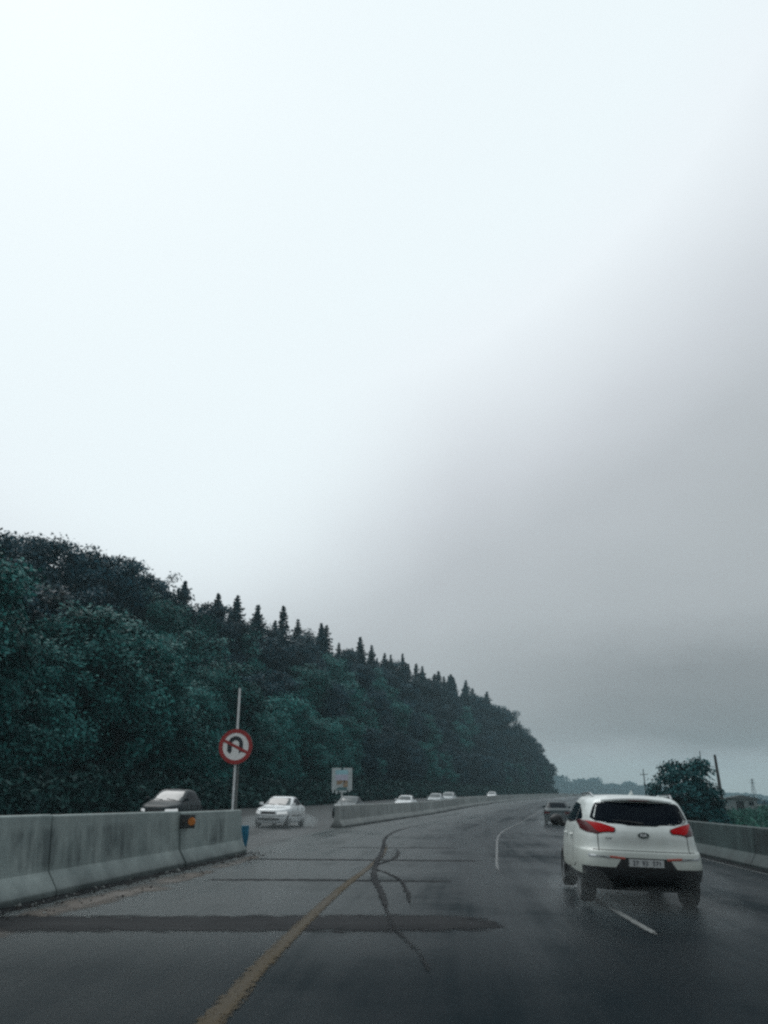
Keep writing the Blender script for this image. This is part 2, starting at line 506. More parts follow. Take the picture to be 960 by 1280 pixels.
# wandering crack seals right of the yellow line
strip('tar_seam', [(52, 3.6), (42, 3.35), (35, 3.4), (29, 3.75), (24.5, 4.05), (21.9, 4.22), (19.5, 4.45), (17.2, 4.72), (15.5, 5.0), (13.9, 5.22), (12.3, 5.4)], [.1, .16, .18, .2, .18, .17, .18, .16, .12], M['tar_thin'], .012, .02, 8)
strip('tar_seam', [(28, 4.25), (25, 4.5), (22.9, 4.5), (20.4, 4.3), (18.8, 4.8), (17.3, 5.2), (15.2, 5.5), (13, 5.7)], [.1, .14, .12, .1, .1, .09, .07], M['tar_thin'], .016, .03, 9)



strip('tyre_track', [(13.2, 5.3), (11, 5.6), (9.4, 5.95), (8.2, 6.1)], [.1, .13, .12, .08], M['tar_soft'], .013, .02, 70)
# dark tar-coloured strips and washed silt along the barrier feet
strip('dark_foot_strip', [(3, .36), (9, .38), (13, .40), (17, .42), (21, .43), (24.6, .38)], [.35, .34, .30, .26, .2], M['tar'], .006, .04, 60)
strip('dark_foot_strip', [(43.5, .42), (60, .42), (90, .42), (130, .42)], [.3, .35, .35], M['tar'], .006, .05, 61)
strip('dark_foot_strip', [(12, WID - .72), (30, WID - .72), (70, WID - .72)], [.3, .35, .3], M['tar'], .006, .05, 62)
strip('silt', [(3, 1.0), (9, 1.0), (14, 1.05), (19, 1.0), (24, .8)], [1.1, 1.2, 1.0, .6], M['silt'], .003, .15, 63)


# ------------------------------------------------------------------ concrete barriers
def barrier_profile(h):
    return [(-.30, 0), (-.30, .075), (-.14, .34), (-.085, h - .02), (-.065, h), (.065, h), (.085, h - .02), (.14, .34), (.30, .075), (.30, 0)]


def barrier(y0, y1, o, h, mat, label, group, notch=True, base=-.02):
    prof = barrier_profile(h)
    n = 6
    ym = (y0 + y1) / 2
    c = P(ym, o); rz = heading(ym)
    rot = Matrix.Rotation(-rz, 3, 'Z')
    v = []; f = []
    m = len(prof)
    gap = .02
    for k in range(n + 1):
        y = y0 + gap + (y1 - y0 - 2 * gap) * k / n
        p = P(y, o)
        for (a, z) in prof:
            q = Vector((p.x + a, p.y, p.z + z + (base if z == 0 else 0))) - c
            q = rot @ q
            v.append(q)
    for k in range(n):
        for j in range(m):
            f.append((k * m + j, k * m + (j + 1) % m, (k + 1) * m + (j + 1) % m, (k + 1) * m + j))
    f.append(tuple(range(m))[::-1]); f.append(tuple(n * m + j for j in range(m)))
    ob = link('concrete_barrier', v, f, mat)
    bm = bmesh.new(); bm.from_mesh(ob.data); bmesh.ops.recalc_face_normals(bm, faces=bm.faces); bm.to_mesh(ob.data); bm.free()
    bevel(ob, .012, 2)
    ob.location = c; ob.rotation_euler = (0, 0, rz)
    return tag(ob, label, 'barrier', group)


G1 = 'tall stained median barrier sections before the opening'
barrier(1.7, 7.6, -.05, 1.16, M['concrete'], 'tall grey concrete barrier section beside the car, cut off by the picture edge', G1)
barrier(7.6, 13.5, -.05, 1.16, M['concrete'], 'dark streaked concrete barrier section at the left picture edge', G1)
barrier(13.5, 19.4, -.05, 1.15, M['concrete'], 'stained concrete barrier section ending at the orange reflector', G1)
barrier(19.4, 24.5, -.02, 1.13, M['concrete'], 'concrete barrier section with the no U-turn sign behind its end', G1)

ORD = ['first', 'second', 'third', 'fourth', 'fifth', 'sixth', 'seventh', 'eighth', 'ninth', 'tenth', 'eleventh', 'twelfth', 'thirteenth', 'fourteenth', 'fifteenth', 'sixteenth', 'seventeenth', 'eighteenth', 'nineteenth', 'twentieth']


def ordinal(n):
    if n <= 20:
        return ORD[n - 1]
    return f'{n}' + ({1: 'st', 2: 'nd', 3: 'rd'}.get(n % 10, 'th') if n % 100 not in (11, 12, 13) else 'th')


# grit and small stones washed along the barrier foot
rp = np.random.default_rng(91)
gv = MB()
for k in range(420):
    yy_ = rp.uniform(5, 25); oo_ = .33 + abs(rp.normal(0, .28)) + (.5 if rp.random() < .15 else 0)
    q = P(yy_, oo_, .008); r_ = rp.uniform(.008, .03) * (1.8 if rp.random() < .06 else 1)
    d_ = rp.normal(0, .3, (6, 3)) + np.array([[1, 0, 0], [-1, 0, 0], [0, 1, 0], [0, -1, 0], [0, 0, .8], [0, 0, -.6]])
    gv.add([(q.x + a * r_, q.y + b * r_, q.z + c_ * r_) for a, b, c_ in d_], [(0, 2, 4), (2, 1, 4), (1, 3, 4), (3, 0, 4), (2, 0, 5), (1, 2, 5), (3, 1, 5), (0, 3, 5)], int(rp.random() < .25))
go_ = gv.build('gravel', M['silt'], mats=[M['bark'], M['concrete_pale']])
tag(go_, 'grit and small stones along the foot of the tall barrier', 'gravel', kind='stuff')
y = 43.6; k = 0
while y < 330:
    k += 1
    barrier(y, y + 6.0, 0., 1.06, M['concrete_pale'], f'low pale concrete barrier beyond the median opening, {ordinal(k)} section from the opening',
            'pale median barrier sections beyond the opening')
    y += 6.0
y = 11.2; k = 0
rb_len = 5.95
while y < 150:
    k += 1
    barrier(y, y + rb_len, WID - .3, 1.0, M['concrete_dark'], f'dark mossy concrete barrier along the grass field, {ordinal(k)} section from our car',
            'dark roadside barrier sections by the field')
    y += rb_len

# ------------------------------------------------------------------ vegetation
def leaf_quads(C, size, up=.35, aspect=1.6, rs=rng, out=None):
    """C: n x 3 leaf centres -> verts, faces of bent diamond leaves"""
    n = len(C)
    nrm = rs.normal(size=(n, 3)); nrm /= np.linalg.norm(nrm, axis=1)[:, None]
    if out is not None:
        nrm = nrm * .75 + out * .8
    nrm[:, 2] += up
    nrm /= np.linalg.norm(nrm, axis=1)[:, None]
    t = np.cross(nrm, rs.normal(size=(n, 3))); t /= np.linalg.norm(t, axis=1)[:, None]
    b = np.cross(nrm, t)
    s = size * rs.uniform(.6, 1.35, n)[:, None] if not hasattr(size, 'shape') else size[:, None] * rs.uniform(.6, 1.35, n)[:, None]
    V = np.empty((n, 4, 3))
    V[:, 0] = C - t * s * aspect / 2
    V[:, 1] = C + b * s * .5 - nrm * s * .12
    V[:, 2] = C + t * s * aspect / 2
    V[:, 3] = C - b * s * .5 - nrm * s * .12
    F = np.arange(n * 4).reshape(n, 4)
    return V.reshape(-1, 3), F


def mesh_np(name, V, F, mat):
    me = bpy.data.meshes.new(name)
    me.vertices.add(len(V)); me.vertices.foreach_set('co', np.asarray(V, np.float32).ravel())
    F = np.asarray(F, np.int32)
    me.loops.add(F.size); me.loops.foreach_set('vertex_index', F.ravel())
    me.polygons.add(len(F)); me.polygons.foreach_set('loop_start', np.arange(0, F.size, F.shape[1], dtype=np.int32))
    me.polygons.foreach_set('loop_total', np.full(len(F), F.shape[1], np.int32))
    me.materials.append(mat); me.update(calc_edges=True)
    return me


def broadleaf(height, width, nclump, nleaf, lsize, seed, lobes=None, low=.06, spread=.55, trunk_r=.16, lean=0.):
    """returns (crown verts, faces, trunk MB). Crown: twig clusters spread over overlapping lobes hung on limbs."""
    rs = np.random.default_rng(seed)
    if lobes is None:
        lobes = []
        for k in range(9):
            h = rs.uniform(.22, .86) * height
            ang = rs.uniform(0, 2 * PI); rad = width * .5 * rs.uniform(.15, .6) * (1 - .45 * max(0, h / height - .5) * 2)
            r = width * rs.uniform(.2, .33)
            lobes.append((math.cos(ang) * rad, math.sin(ang) * rad, h, r, r * rs.uniform(.8, 1.1)))
        lobes.append((0, 0, height * .78, width * .26, height * .2))
        lobes.append((0, 0, height * .45, width * .36, height * .3))
    vol = np.array([l[3] ** 2 for l in lobes]); vol /= vol.sum()
    cl = []; outs = []
    for k in range(nclump):
        l = lobes[rs.choice(len(lobes), p=vol)]
        d = rs.normal(size=3); d /= np.linalg.norm(d)
        q = rs.uniform(.35, 1.0) ** .5 * rs.uniform(.85, 1.18)
        p = np.array([l[0] + d[0] * l[3] * q, l[1] + d[1] * l[3] * q, l[2] + d[2] * l[4] * q])
        if p[2] < height * low:
            p[2] = height * low + rs.uniform(0, .5)
        cl.append(p); outs.append(d)
    cl = np.array(cl); outs = np.array(outs)
    per = nleaf // nclump
    sp = spread * width / 8
    sp *= .8
    C = np.repeat(cl, per, 0) + np.clip(rs.normal(size=(nclump * per, 3)), -1.9, 1.9) * np.array([sp, sp, sp * .6])
    O = np.repeat(outs, per, 0)
    V, F = leaf_quads(C, lsize, .45, 1.5, rs, O)
    tb = MB()
    top = height * .72
    pts = [(0, 0, -.5)] + [(rs.normal(0, .04 * width) * t + lean * t, rs.normal(0, .04 * width) * t, top * t) for t in (.12, .35, .6, .8, 1.)]
    tb.tube(pts, [trunk_r * 1.5, trunk_r * 1.15, trunk_r, trunk_r * .75, trunk_r * .45, trunk_r * .15], 8)
    for l in lobes:
        a = rs.uniform(.25, .6)
        s = Vector((lean * a, 0, top * a)) if l[2] > top * a else Vector((0, 0, max(.3, l[2] * .6)))
        e = Vector((l[0], l[1], l[2]))
        mid = s.lerp(e, .5) + Vector((0, 0, .08 * height))
        tb.tube([s, mid, e], [trunk_r * .5, trunk_r * .3, trunk_r * .1], 6)
        for _ in range(3):
            e2 = e + Vector(rs.normal(size=3)) * l[3] * .5
            tb.tube([mid, e2], [trunk_r * .2, trunk_r * .05], 5)
    return V, F, tb


def conifer(height, width, nleaf, lsize, seed):
    rs = np.random.default_rng(seed)
    C = []; O = []
    nw = int(height / .42)
    wts = []
    br = []
    tb = MB()
    for k in range(nw):
        t = (k + .5) / nw
        z = height * (.06 + .93 * t)
        ln = width * .5 * (1 - t) ** .95 * rs.uniform(.7, 1.2) + .10
        nb = rs.integers(4, 8)
        a0 = rs.uniform(0, 2 * PI)
        for j in range(nb):
            a = a0 + 2 * PI * j / nb + rs.normal(0, .2)
            lj = ln * rs.uniform(.5, 1.3)
            br.append((z, a, lj, .16 + .25 * (1 - t)))
    Ltot = sum(b[2] + .2 for b in br)
    for z, a, l, droop in br:
        n = max(5, int(nleaf * (l + .2) / Ltot))
        s = rs.uniform(.05, 1.05, n)
        x = s * l
        zz = z - droop * l * s + .10 * l * s * s * rs.uniform(.5, 1.5, n)
        w = rs.normal(0, .09 * l + .05, n) * (1.1 - s * .7)
        C.append(np.stack([np.cos(a) * x - np.sin(a) * w, np.sin(a) * x + np.cos(a) * w, zz + rs.normal(0, .05, n)], 1))
        O.append(np.tile([np.cos(a) * .5, np.sin(a) * .5, .6], (n, 1)))
        if l > .5:
            tb.tube([(0, 0, z), (math.cos(a) * l * .9, math.sin(a) * l * .9, z - droop * l * .85)], [.035, .01], 4)
    C = np.concatenate(C); O = np.concatenate(O)
    V, F = leaf_quads(C, lsize, .2, 2.4, rs, O)
    tb.tube([(0, 0, -.5), (0, 0, height * .5), (0, 0, height * .99)], [.17 + height * .004, .10, .015], 8)
    return V, F, tb


def proto(kind, seed, *a):
    if kind == 'con':
        V, F, tb = conifer(*a, seed)
        mat = M['needle']
    else:
        V, F, tb = broadleaf(*a[:-1], seed)
        mat = a[-1]
    cm = mesh_np('crown', V, F, mat)
    me = bpy.data.meshes.new('trunk'); me.from_pydata(tb.v, [], tb.f); me.materials.append(M['bark'])
    me.polygons.foreach_set('use_smooth', [True] * len(me.polygons)); me.update()
    return cm, me


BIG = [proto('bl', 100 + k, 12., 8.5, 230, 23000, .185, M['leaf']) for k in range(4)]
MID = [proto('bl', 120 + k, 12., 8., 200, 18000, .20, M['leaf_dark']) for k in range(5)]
CON = [proto('con', 140 + k, 14., 5.6 + .8 * k, 10500, .19) for k in range(6)]


def plant_tree(name, pr, loc, rz, s, label, cat, group, sz=None):
    root = empty(name, loc, rz, label, cat, group)
    root.scale = (s, s, sz or s)
    for nm, me in zip(('crown', 'trunk'), pr):
        o = bpy.data.objects.new(nm, me); COL.objects.link(o); o.parent = root
    return root


GT = 'trees of the roadside forest'
# crest line: (y, offset, top height)
CR_Y = [46, 60, 75, 88, 100, 120, 140, 190, 230, 280, 310, 325, 336]
CR_O = [-29, -29.5, -30.5, -30.5, -30.5, -32, -31, -30, -29, -25.5, -19.5, -16, -14.8]
CR_H = [20.5, 22, 24.8, 26.6, 27.3, 29.5, 30.6, 34.5, 36, 38.2, 28, 22.5, 17.5]
FRONT = -15.8
rt = random.Random(5)
# front row along the opposite carriageway
yy = 36.; k = 0
front_labels = {}
while yy < 338:
    k += 1
    o = FRONT - rt.uniform(0.2, 2.2)
    near = yy < 95
    p = L(yy, o)
    target = (10.5 if yy < 75 else 9.0) + rt.uniform(-1.6, 1.6)
    if yy > 300: target = 11 + rt.uniform(-1, 1)
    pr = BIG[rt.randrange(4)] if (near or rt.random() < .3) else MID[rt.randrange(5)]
    s = target / 12.
    plant_tree('broadleaf_tree', pr, p, rt.uniform(0, 6.28), s * rt.uniform(.95, 1.1),
               f'{"lighter" if pr in BIG else "dark"} green tree at the roadside edge of the forest, {ordinal(k)} from our end', 'tree', GT, s)
    yy += rt.uniform(3.6, 4.8) * (1.0 if yy < 160 else 1.25)
# middle row on the slope
yy = 38.
while yy < 330:
    co = np.interp(yy, CR_Y, CR_O); ch = np.interp(yy, CR_Y, CR_H)
    for fr, th in ((.38, 11.), (.72, 11.5)):
        o = FRONT - 1.5 + (co - FRONT + 1.5) * fr + rt.uniform(-1, 1)
        y2 = yy + rt.uniform(-1.5, 1.5)
        if abs(o) < 15.9: o = -15.9
        p = L(y2, o)
        # keep below the crest line
        top = min(th + rt.uniform(-1.5, 1.5), ch - p.z - 1.5)
        s = max(.6, top / 12.)
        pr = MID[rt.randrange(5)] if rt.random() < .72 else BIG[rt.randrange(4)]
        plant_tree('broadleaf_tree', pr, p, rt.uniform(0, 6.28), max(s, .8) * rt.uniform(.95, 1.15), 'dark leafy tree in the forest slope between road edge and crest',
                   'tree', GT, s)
    yy += rt.uniform(4.4, 5.6) * (1. if yy < 170 else 1.25)
# crest: broad crowns at the near end, pointed conifers further on
yy = 44.; kb = kc = 0
while yy < 338:
    o = np.interp(yy, CR_Y, CR_O) + rt.uniform(-1.2, 1.2)
    th = np.interp(yy, CR_Y, CR_H)
    p = L(yy, o)
    if yy < 92 or yy > 303:
        kb += 1
        H_ = th - p.z + rt.uniform(-1.6, .8)
        s = H_ / 12.2
        if yy < 92:
            lab = f'tall rounded tree on the near high forest crest, {ordinal(kb)} from the picture edge'
        else:
            lab = f'round-topped tree stepping down the far end of the forest, number {kb} along the crest'
        plant_tree('broadleaf_tree', MID[rt.randrange(5)], p, rt.uniform(0, 6.28), max(.75, s * .8), lab, 'tree', GT, s)
        yy += rt.uniform(3.2, 4.4)
    else:
        tall = rt.random() < .5
        if tall:
            kc += 1
            H_ = th - p.z + rt.choice((-3.2, -2.2, -1.4, -.7, 0., .8)) + rt.uniform(-.5, .5)
            ct = plant_tree('conifer_tree', CON[rt.randrange(6)], p, rt.uniform(0, 6.28), H_ / 14. * rt.uniform(.7, 1.35),
                       f'dark pointed conifer standing out on the forest crest, {ordinal(kc)} spire from the near end', 'tree', GT, H_ / 14.)
            ct.rotation_euler[0] = rt.gauss(0, .035); ct.rotation_euler[1] = rt.gauss(0, .035)
        else:
            kb += 1
            H_ = th - p.z - rt.uniform(.6, 2.4)
            plant_tree('conifer_tree' if rt.random() < .55 else 'broadleaf_tree', CON[rt.randrange(4)] if rt.random() < .55 else MID[rt.randrange(5)], p, rt.uniform(0, 6.28), H_ / 12.5,
                       'lower dark tree filling the crest between the pointed conifers', 'tree', GT, H_ / 12.5)
        yy += rt.choice((1.3, 1.9, 2.6, 3.4, 5.2)) * (1. if yy < 180 else 1.35)

# undergrowth along the forest edge
rs = np.random.default_rng(77)
n = 60000
uy = 30 + 305 * rs.random(n) ** 1.7
uo = -OPP - .3 - np.abs(rs.normal(0, 2.6, n))
hmax = 1.1 + .6 * np.sin(uy * .7) * np.sin(uy * .23 + 1) + .5 * np.sin(uy * 1.9)
uz = rs.random(n) ** .8 * np.maximum(.4, hmax + np.clip(-(uo + OPP + .6) * .3, -.5, 1.2))
C = np.stack([np.array([float(xb(a)) for a in uy]) + uo, uy, np.array([float(zland(a, b)) for a, b in zip(uy, uo)]) + uz], 1)
V, F = leaf_quads(C, .17 + uy * .0012, .5, 1.6, rs)
ob = bpy.data.objects.new('undergrowth', mesh_np('undergrowth', V, F, M['scrub'])); COL.objects.link(ob)
tag(ob, 'dark scrub along the foot of the roadside forest', 'undergrowth', kind='stuff')

# grass verge and field on the right
n = 46000
gy = 14 + 150 * rs.random(n) ** 1.5
go = WID + .35 + 60 * rs.random(n) ** 1.8 * (gy / 150 + .3)
gz = rs.random(n) * (.30 + .22 * np.sin(gy * .35 + go * .2) ** 2)
C = np.stack([np.array([float(xb(a)) for a in gy]) + go, gy, np.array([float(zland(a, b)) for a, b in zip(gy, go)]) + gz], 1)
nn = rs.normal(size=(n, 3)); nn[:, 2] *= .25
V, F = leaf_quads(C, .11 + gy * .0016, -.1, 3.2, rs, nn)
ob = bpy.data.objects.new('grass', mesh_np('grass', V, F, M['grass'])); COL.objects.link(ob)
tag(ob, 'green grass field beyond the dark roadside barrier', 'grass', kind='stuff')

# low hedges and trees far across the field, and the wood that closes the road
n = 26000
tx = rs.uniform(70, 420, n); ty = 230 + .12 * tx + rs.normal(0, 4, n)
hh = 2.6 + 1.3 * np.sin(tx * .09) + 1.0 * np.sin(tx * .23 + 2) + .8 * np.sin(tx * .51)
tz = -.8 + rs.random(n) ** .7 * np.maximum(.8, hh)
V, F = leaf_quads(np.stack([tx, ty, tz], 1), .5, .3, 1.5, rs)
ob = bpy.data.objects.new('distant_hedgerow', mesh_np('distant_hedgerow', V, F, M['leaf_dark'])); COL.objects.link(ob)
tag(ob, 'dark low line of far trees across the field', 'treeline', kind='stuff')
n = 26000
t = rs.random(n)
fx = 185 + 330 * t; fy = 1000 + 90 * t + rs.normal(0, 12, n)
hh = (30 - 25 * t ** .8) * (1 + .12 * np.sin(t * 40) + .1 * np.sin(t * 97))
fz = 1 + rs.random(n) ** .6 * hh
V, F = leaf_quads(np.stack([fx, fy, fz], 1), 2.0, .3, 1.4, rs)
ob = bpy.data.objects.new('distant_forest', mesh_np('distant_forest', V, F, M['leaf_dark'])); COL.objects.link(ob)
tag(ob, 'pale far wood fading into rain beyond the bend', 'forest', kind='stuff')

# roadside tree on the right, ragged open crown leaning over the barrier
TL = [(-.1, 0, 2.3, 1.45, 1.5), (.9, .2, 1.9, 1.25, 1.3), (-1.0, -.2, 1.7, 1.2, 1.2), (.35, .1, 3.5, 1.0, 1.05), (-.75, 0, 3.9, .75, .75), (-1.55, .1, 2.9, .7, .6),
      (-2.15, 0, 2.0, .62, .5), (1.35, 0, 2.9, .75, .7), (1.75, .1, 1.6, .8, .9), (.9, -.1, 4.3, .6, .55), (-.35, 0, 4.6, .42, .45), (.2, 0, 1.2, 1.7, 1.0)]
V, F, tb = broadleaf(5.2, 5.0, 260, 12500, .15, 333, TL, .04, .5, .13, .1)
p = L(54.5, 19.6 + 0)
root = empty('roadside_tree', (19.45, 54.5, p.z), 0., 'dark ragged small tree standing in the grass behind the roadside barrier', 'tree')
o = bpy.data.objects.new('crown', mesh_np('crown', V, F, M['leaf_right'])); COL.objects.link(o); o.parent = root
tb.build('trunk', M['bark'], root, True)

# ------------------------------------------------------------------ poles, pylon, shed across the field
def gz_at(x, y):
    return float(zland(y, x - float(xb(y))))


def pole(x, y, top, r, label, arm=None, tilt=0.):
    z0 = gz_at(x, y)
    root = empty('utility_pole', (x, y, z0), 0, label, 'pole', 'poles across the field')
    root.rotation_euler = (0, tilt, 0)
    MB().tube([(0, 0, -.4), (0, 0, (top - z0) * .5), (0, 0, top - z0)], [r, r * .85, r * .65], 8).build('shaft', M['wood_pole'], root, True)
    if arm:
        mb = MB().box((0, 0, top - z0 - arm[0]), (arm[1], .1, .1)).build('crossarm', M['wood_pole'], root)
        ib = MB()
        for sx in (-.45, 0, .45):
            ib.tube([(sx * arm[1], 0, top - z0 - arm[0] + .05), (sx * arm[1], 0, top - z0 - arm[0] + .22)], .035, 6)
        ib.build('insulator', M['post'], root)


pole(27.9, 70, 5.15, .17, 'thick dark leaning pole beside the ragged tree and shed', tilt=-.03)
pole(46.4, 150, 6.9, .13, 'thin far pole with crossarm above the white car roof', arm=(.9, 1.3), tilt=-.02)
pole(22.9, 60.5, 4.9, .045, 'slim bare pole poking up behind the ragged tree')

# lattice pylon
px_, py_ = 205., 470.
z0 = gz_at(px_, py_)
root = empty('lattice_pylon', (px_, py_, z0), .3, 'faint thin lattice pylon far across the field', 'pylon')
hb = 13.5 - z0
lg = []
for sx, sy in ((-1, -1), (1, -1), (1, 1), (-1, 1)):
    MB().tube([(sx * 1.3, sy * 1.3, 0), (sx * .35, sy * .35, hb * .75), (sx * .2, sy * .2, hb)], .12, 5).build('leg', M['steel'], root)
br = MB()
for k in range(7):
    za, zb_ = hb * k / 7.3, hb * (k + 1) / 7.3
    wa, wb = (1.3 - .95 * min(1, za / (hb * .75))), (1.3 - .95 * min(1, zb_ / (hb * .75)))
    for (a, b) in (((-1, -1), (1, -1)), ((1, -1), (1, 1)), ((1, 1), (-1, 1)), ((-1, 1), (-1, -1))):
        br.tube([(a[0] * wa, a[1] * wa, za), (b[0] * wb, b[1] * wb, zb_)], .05, 4)
br.build('bracing', M['steel'], root)
ar = MB()
for zz, w in ((hb * .8, 2.4), (hb * .93, 1.8)):
    ar.tube([(-w, 0, zz), (0, 0, zz + .3), (w, 0, zz)], .09, 5)
ar.build('crossarm', M['steel'], root)

# shed
sx, sy = 54.0, 129.
z0 = gz_at(sx, sy)
root = empty('shed', (sx, sy, z0), -.25, 'low pale rendered shed by the poles in the field', 'shed')
w = MB()
w.box((-1.45, 0, .95), (1.3, 3, 1.9)); w.box((1.2, 0, .95), (1.8, 3, 1.9)); w.box((-.25, 0, 1.75), (1.1, 3, .3)); w.box((-.25, .3, .8), (1.1, 2.2, 1.6))
w.build('wall', M['shed_wall'], root)
MB().prism([(-2.4, 1.9), (2.4, 1.9), (2.4, 2.0), (0, 2.45), (-2.4, 2.0)], -1.75, 1.75).build('roof', M['shed_roof'], root)
MB().box((-.25, -.85, .8), (1.0, .06, 1.58)).build('door', M['board_dark'], root)
MB().box((1.3, -1.515, 1.25), (.7, .05, .5)).build('window', M['glass'], root)

# ------------------------------------------------------------------ signs
def disc(mb, r0, r1, y, n=48, i=0, cx=0, cz=0):
    v = []; f = []
    for k in range(n):
        t = 2 * PI * k / n
        v += [(cx + r0 * math.cos(t), y, cz + r0 * math.sin(t)), (cx + r1 * math.cos(t), y, cz + r1 * math.sin(t))]
    for k in range(n):
        a, b = 2 * k, 2 * ((k + 1) % n)
        f.append((a, a + 1, b + 1, b))
    mb.add(v, f, i)


def plate_prism(mb, poly, y0, y1, i=0):
    mb.prism(poly, y0, y1, i)


SY = 24.25
sp = P(SY, -.30)
# position so that it stands just behind the barrier's end
root = empty('no_u_turn_sign', (sp.x + .13, SY + .15, sp.z), 0.0, 'round red-rimmed no U-turn sign on a pale post at the barrier end', 'road sign')
root.rotation_euler = (0, 0, -.06)
MB().tube([(0, .06, -.2), (0, .06, 4.55)], [.036, .034], 10).build('post', M['post'], root, True)
MB().box((.085, .07, 1.45), (.045, .04, 2.0)).build('back_strut', M['post_dark'], root)
SZ = 2.86; SR = .50
d = MB()
n = 56
poly = [(SR * math.cos(2 * PI * k / n), SZ + SR * math.sin(2 * PI * k / n)) for k in range(n)]
d.prism(poly, -.03, .0)
plate_ = d.build('sign_plate', M['post_dark'], root)
r_in = .385
w = MB(); w.prism([(r_in * 1.03 * math.cos(2 * PI * k / n), SZ + r_in * 1.03 * math.sin(2 * PI * k / n)) for k in range(n)], -.034, -.031)
w.build('sign_face', M['sign_white'], plate_)
# red ring
rg = MB(); v = []; f = []
for k in range(n):
    t = 2 * PI * k / n
    for rr, yy_ in ((r_in, -.040), (SR - .004, -.040), (SR - .004, -.031), (r_in, -.035)):
        v.append((rr * math.cos(t), yy_, SZ + rr * math.sin(t)))
for k in range(n):
    a, b = 4 * k, 4 * ((k + 1) % n)
    for j in range(4):
        f.append((a + j, a + (j + 1) % 4, b + (j + 1) % 4, b + j))
rg.add(v, f); rg.build('red_rim', M['sign_red'], plate_)
# black U: worn arrow on its left limb
u = MB()
cx, cz, ro, ri = -.005, SZ + .07, .22, .105
outer = [(cx + ro * math.cos(a), cz + ro * 1.02 * math.sin(a)) for a in np.linspace(0, PI, 22)]
inner = [(cx + ri * math.cos(a), cz + ri * 1.0 * math.sin(a)) for a in np.linspace(PI, 0, 22)]
# as quads so that it fills cleanly
for k in range(21):
    o0, o1 = outer[k], outer[k + 1]; i0, i1 = inner[21 - k], inner[20 - k]
    u.prism([o0, o1, i1, i0], -.0375, -.0345)
u.prism([(cx - ro - .02, cz), (cx - ri, cz), (cx - ri, cz - .20), (cx - .135, cz - .265), (cx - .17, cz - .265), (cx - ro - .02, cz - .2)], -.0375, -.0345)
u.prism([(cx + ri, cz), (cx + ro, cz), (cx + ro, cz - .235), (cx + .165, cz - .225), (cx + ri + .01, cz - .265), (cx + ri, cz - .26)], -.0375, -.0345)
u.build('u_turn_symbol', M['sign_black'], plate_)
sl = MB()
ang = math.radians(-26)
rot = Matrix.Rotation(-ang, 3, 'Y')
sl.box((0.0, -.0405, SZ - .0), (.80, .006, .08), 0, rot)
sl.build('red_slash', M['sign_red'], plate_)
br = MB()
for dz in (-.22, .22):
    br.box((.0, .02, SZ + dz), (.16, .04, .05))
br.build('bracket', M['post_dark'], root)

# blue marker at the barrier end
bp_ = P(24.85, .12)
root = empty('blue_marker', (bp_.x, bp_.y, bp_.z), 0., 'blue tapered marker on a thin stem at the barrier end', 'marker post')
b = MB()
b.tube([(.02, 0, .14), (.015, 0, .2), (0, 0, .42), (-.01, 0, .56), (-.012, 0, .68)], [.035, .045, .095, .105, .112], 14)
b.build('blue_sleeve', M['blue'], root, True)
MB().tube([(.05, 0, -.03), (.03, 0, .16)], [.018, .022], 8).build('stem', M['post_dark'], root, True)
MB().tube([(-.012, 0, .681), (-.012, 0, .70)], [.118, .118], 14).build('rim', M['blue'], root, True)

# orange reflector unit on the barrier's face at the joint
fp = P(19.5, -.03)
rz = heading(19.5)
root = empty('barrier_reflector', (fp.x + .115, fp.y, fp.z + .93), rz, 'orange lens reflector box fixed at the barrier joint', 'reflector')
MB().box((.02, .12, 0), (.05, .50, .27)).build('housing', M['reflector_case'], root)
lo = MB(); lo.tube([(.045, 0, 0), (.075, 0, 0)], [.115, .10], 20)
oo = lo.build('dull_lens', M['amber_dull'], root, True); oo.location = (0.0, 0.0, 0)
MB().box((.045, -.02, 0), (.012, .02, .2)).build('divider', M['black_plastic'], root)
# the lens faces oncoming traffic
ln = MB(); ln.tube([(.25, -.10, 0), (.25, -.135, 0)], [.088, .08], 20); ln.build('orange_lens', M['orange'], root, True)
MB().box((.14, -.075, 0), (.34, .045, .29)).build('lens_plate', M['reflector_case'], root)

# picture board on a post beyond the opening
bp2 = P(48.2, -.72)
root = empty('picture_board', (bp2.x, bp2.y, bp2.z), .04, 'square pale picture board on a post above the far barrier', 'board')
bw, bh, bz = 1.16, 1.22, 1.80
MB().tube([(0, .05, -.1), (0, .05, bz + .1)], .045, 8).build('post', M['post'], root, True)
pl = MB(); pl.box((-.32, 0, bz + bh / 2), (bw / 2 - .06, .04, bh)); pl.box((.32, 0, bz + bh / 2), (bw / 2 - .06, .04, bh)); pl.box((0, 0, bz + bh / 2 - .1), (.12, .04, bh - .2))
panel = pl.build('panel', M['board_pale'], root)
mb = MB()
mb.box((-.02, -.024, bz + .98), (.72, .008, .24), 0); mb.box((-.02, -.024, bz + .70), (.72, .008, .32), 1); mb.box((-.10, -.024, bz + .42), (.40, .008, .22), 2)
mb.box((.20, -.024, bz + .36), (.26, .008, .36), 2); mb.box((-.02, -.024, bz + .09), (.6, .008, .16), 3)
mb.box((.14, -.026, bz + .47), (.05, .010, .14), 4)
mb.build('picture', M['board_blue'], panel, mats=[M['board_blue'], M['board_lilac'], M['board_ochre'], M['board_teal'], M['board_dark']])
st = MB(); st.box((-.16, -.034, bz + .22), (.62, .01, .07), 0, Matrix.Rotation(-.62, 3, 'Y')); st.build('loose_strip', M['board_pale'], panel)
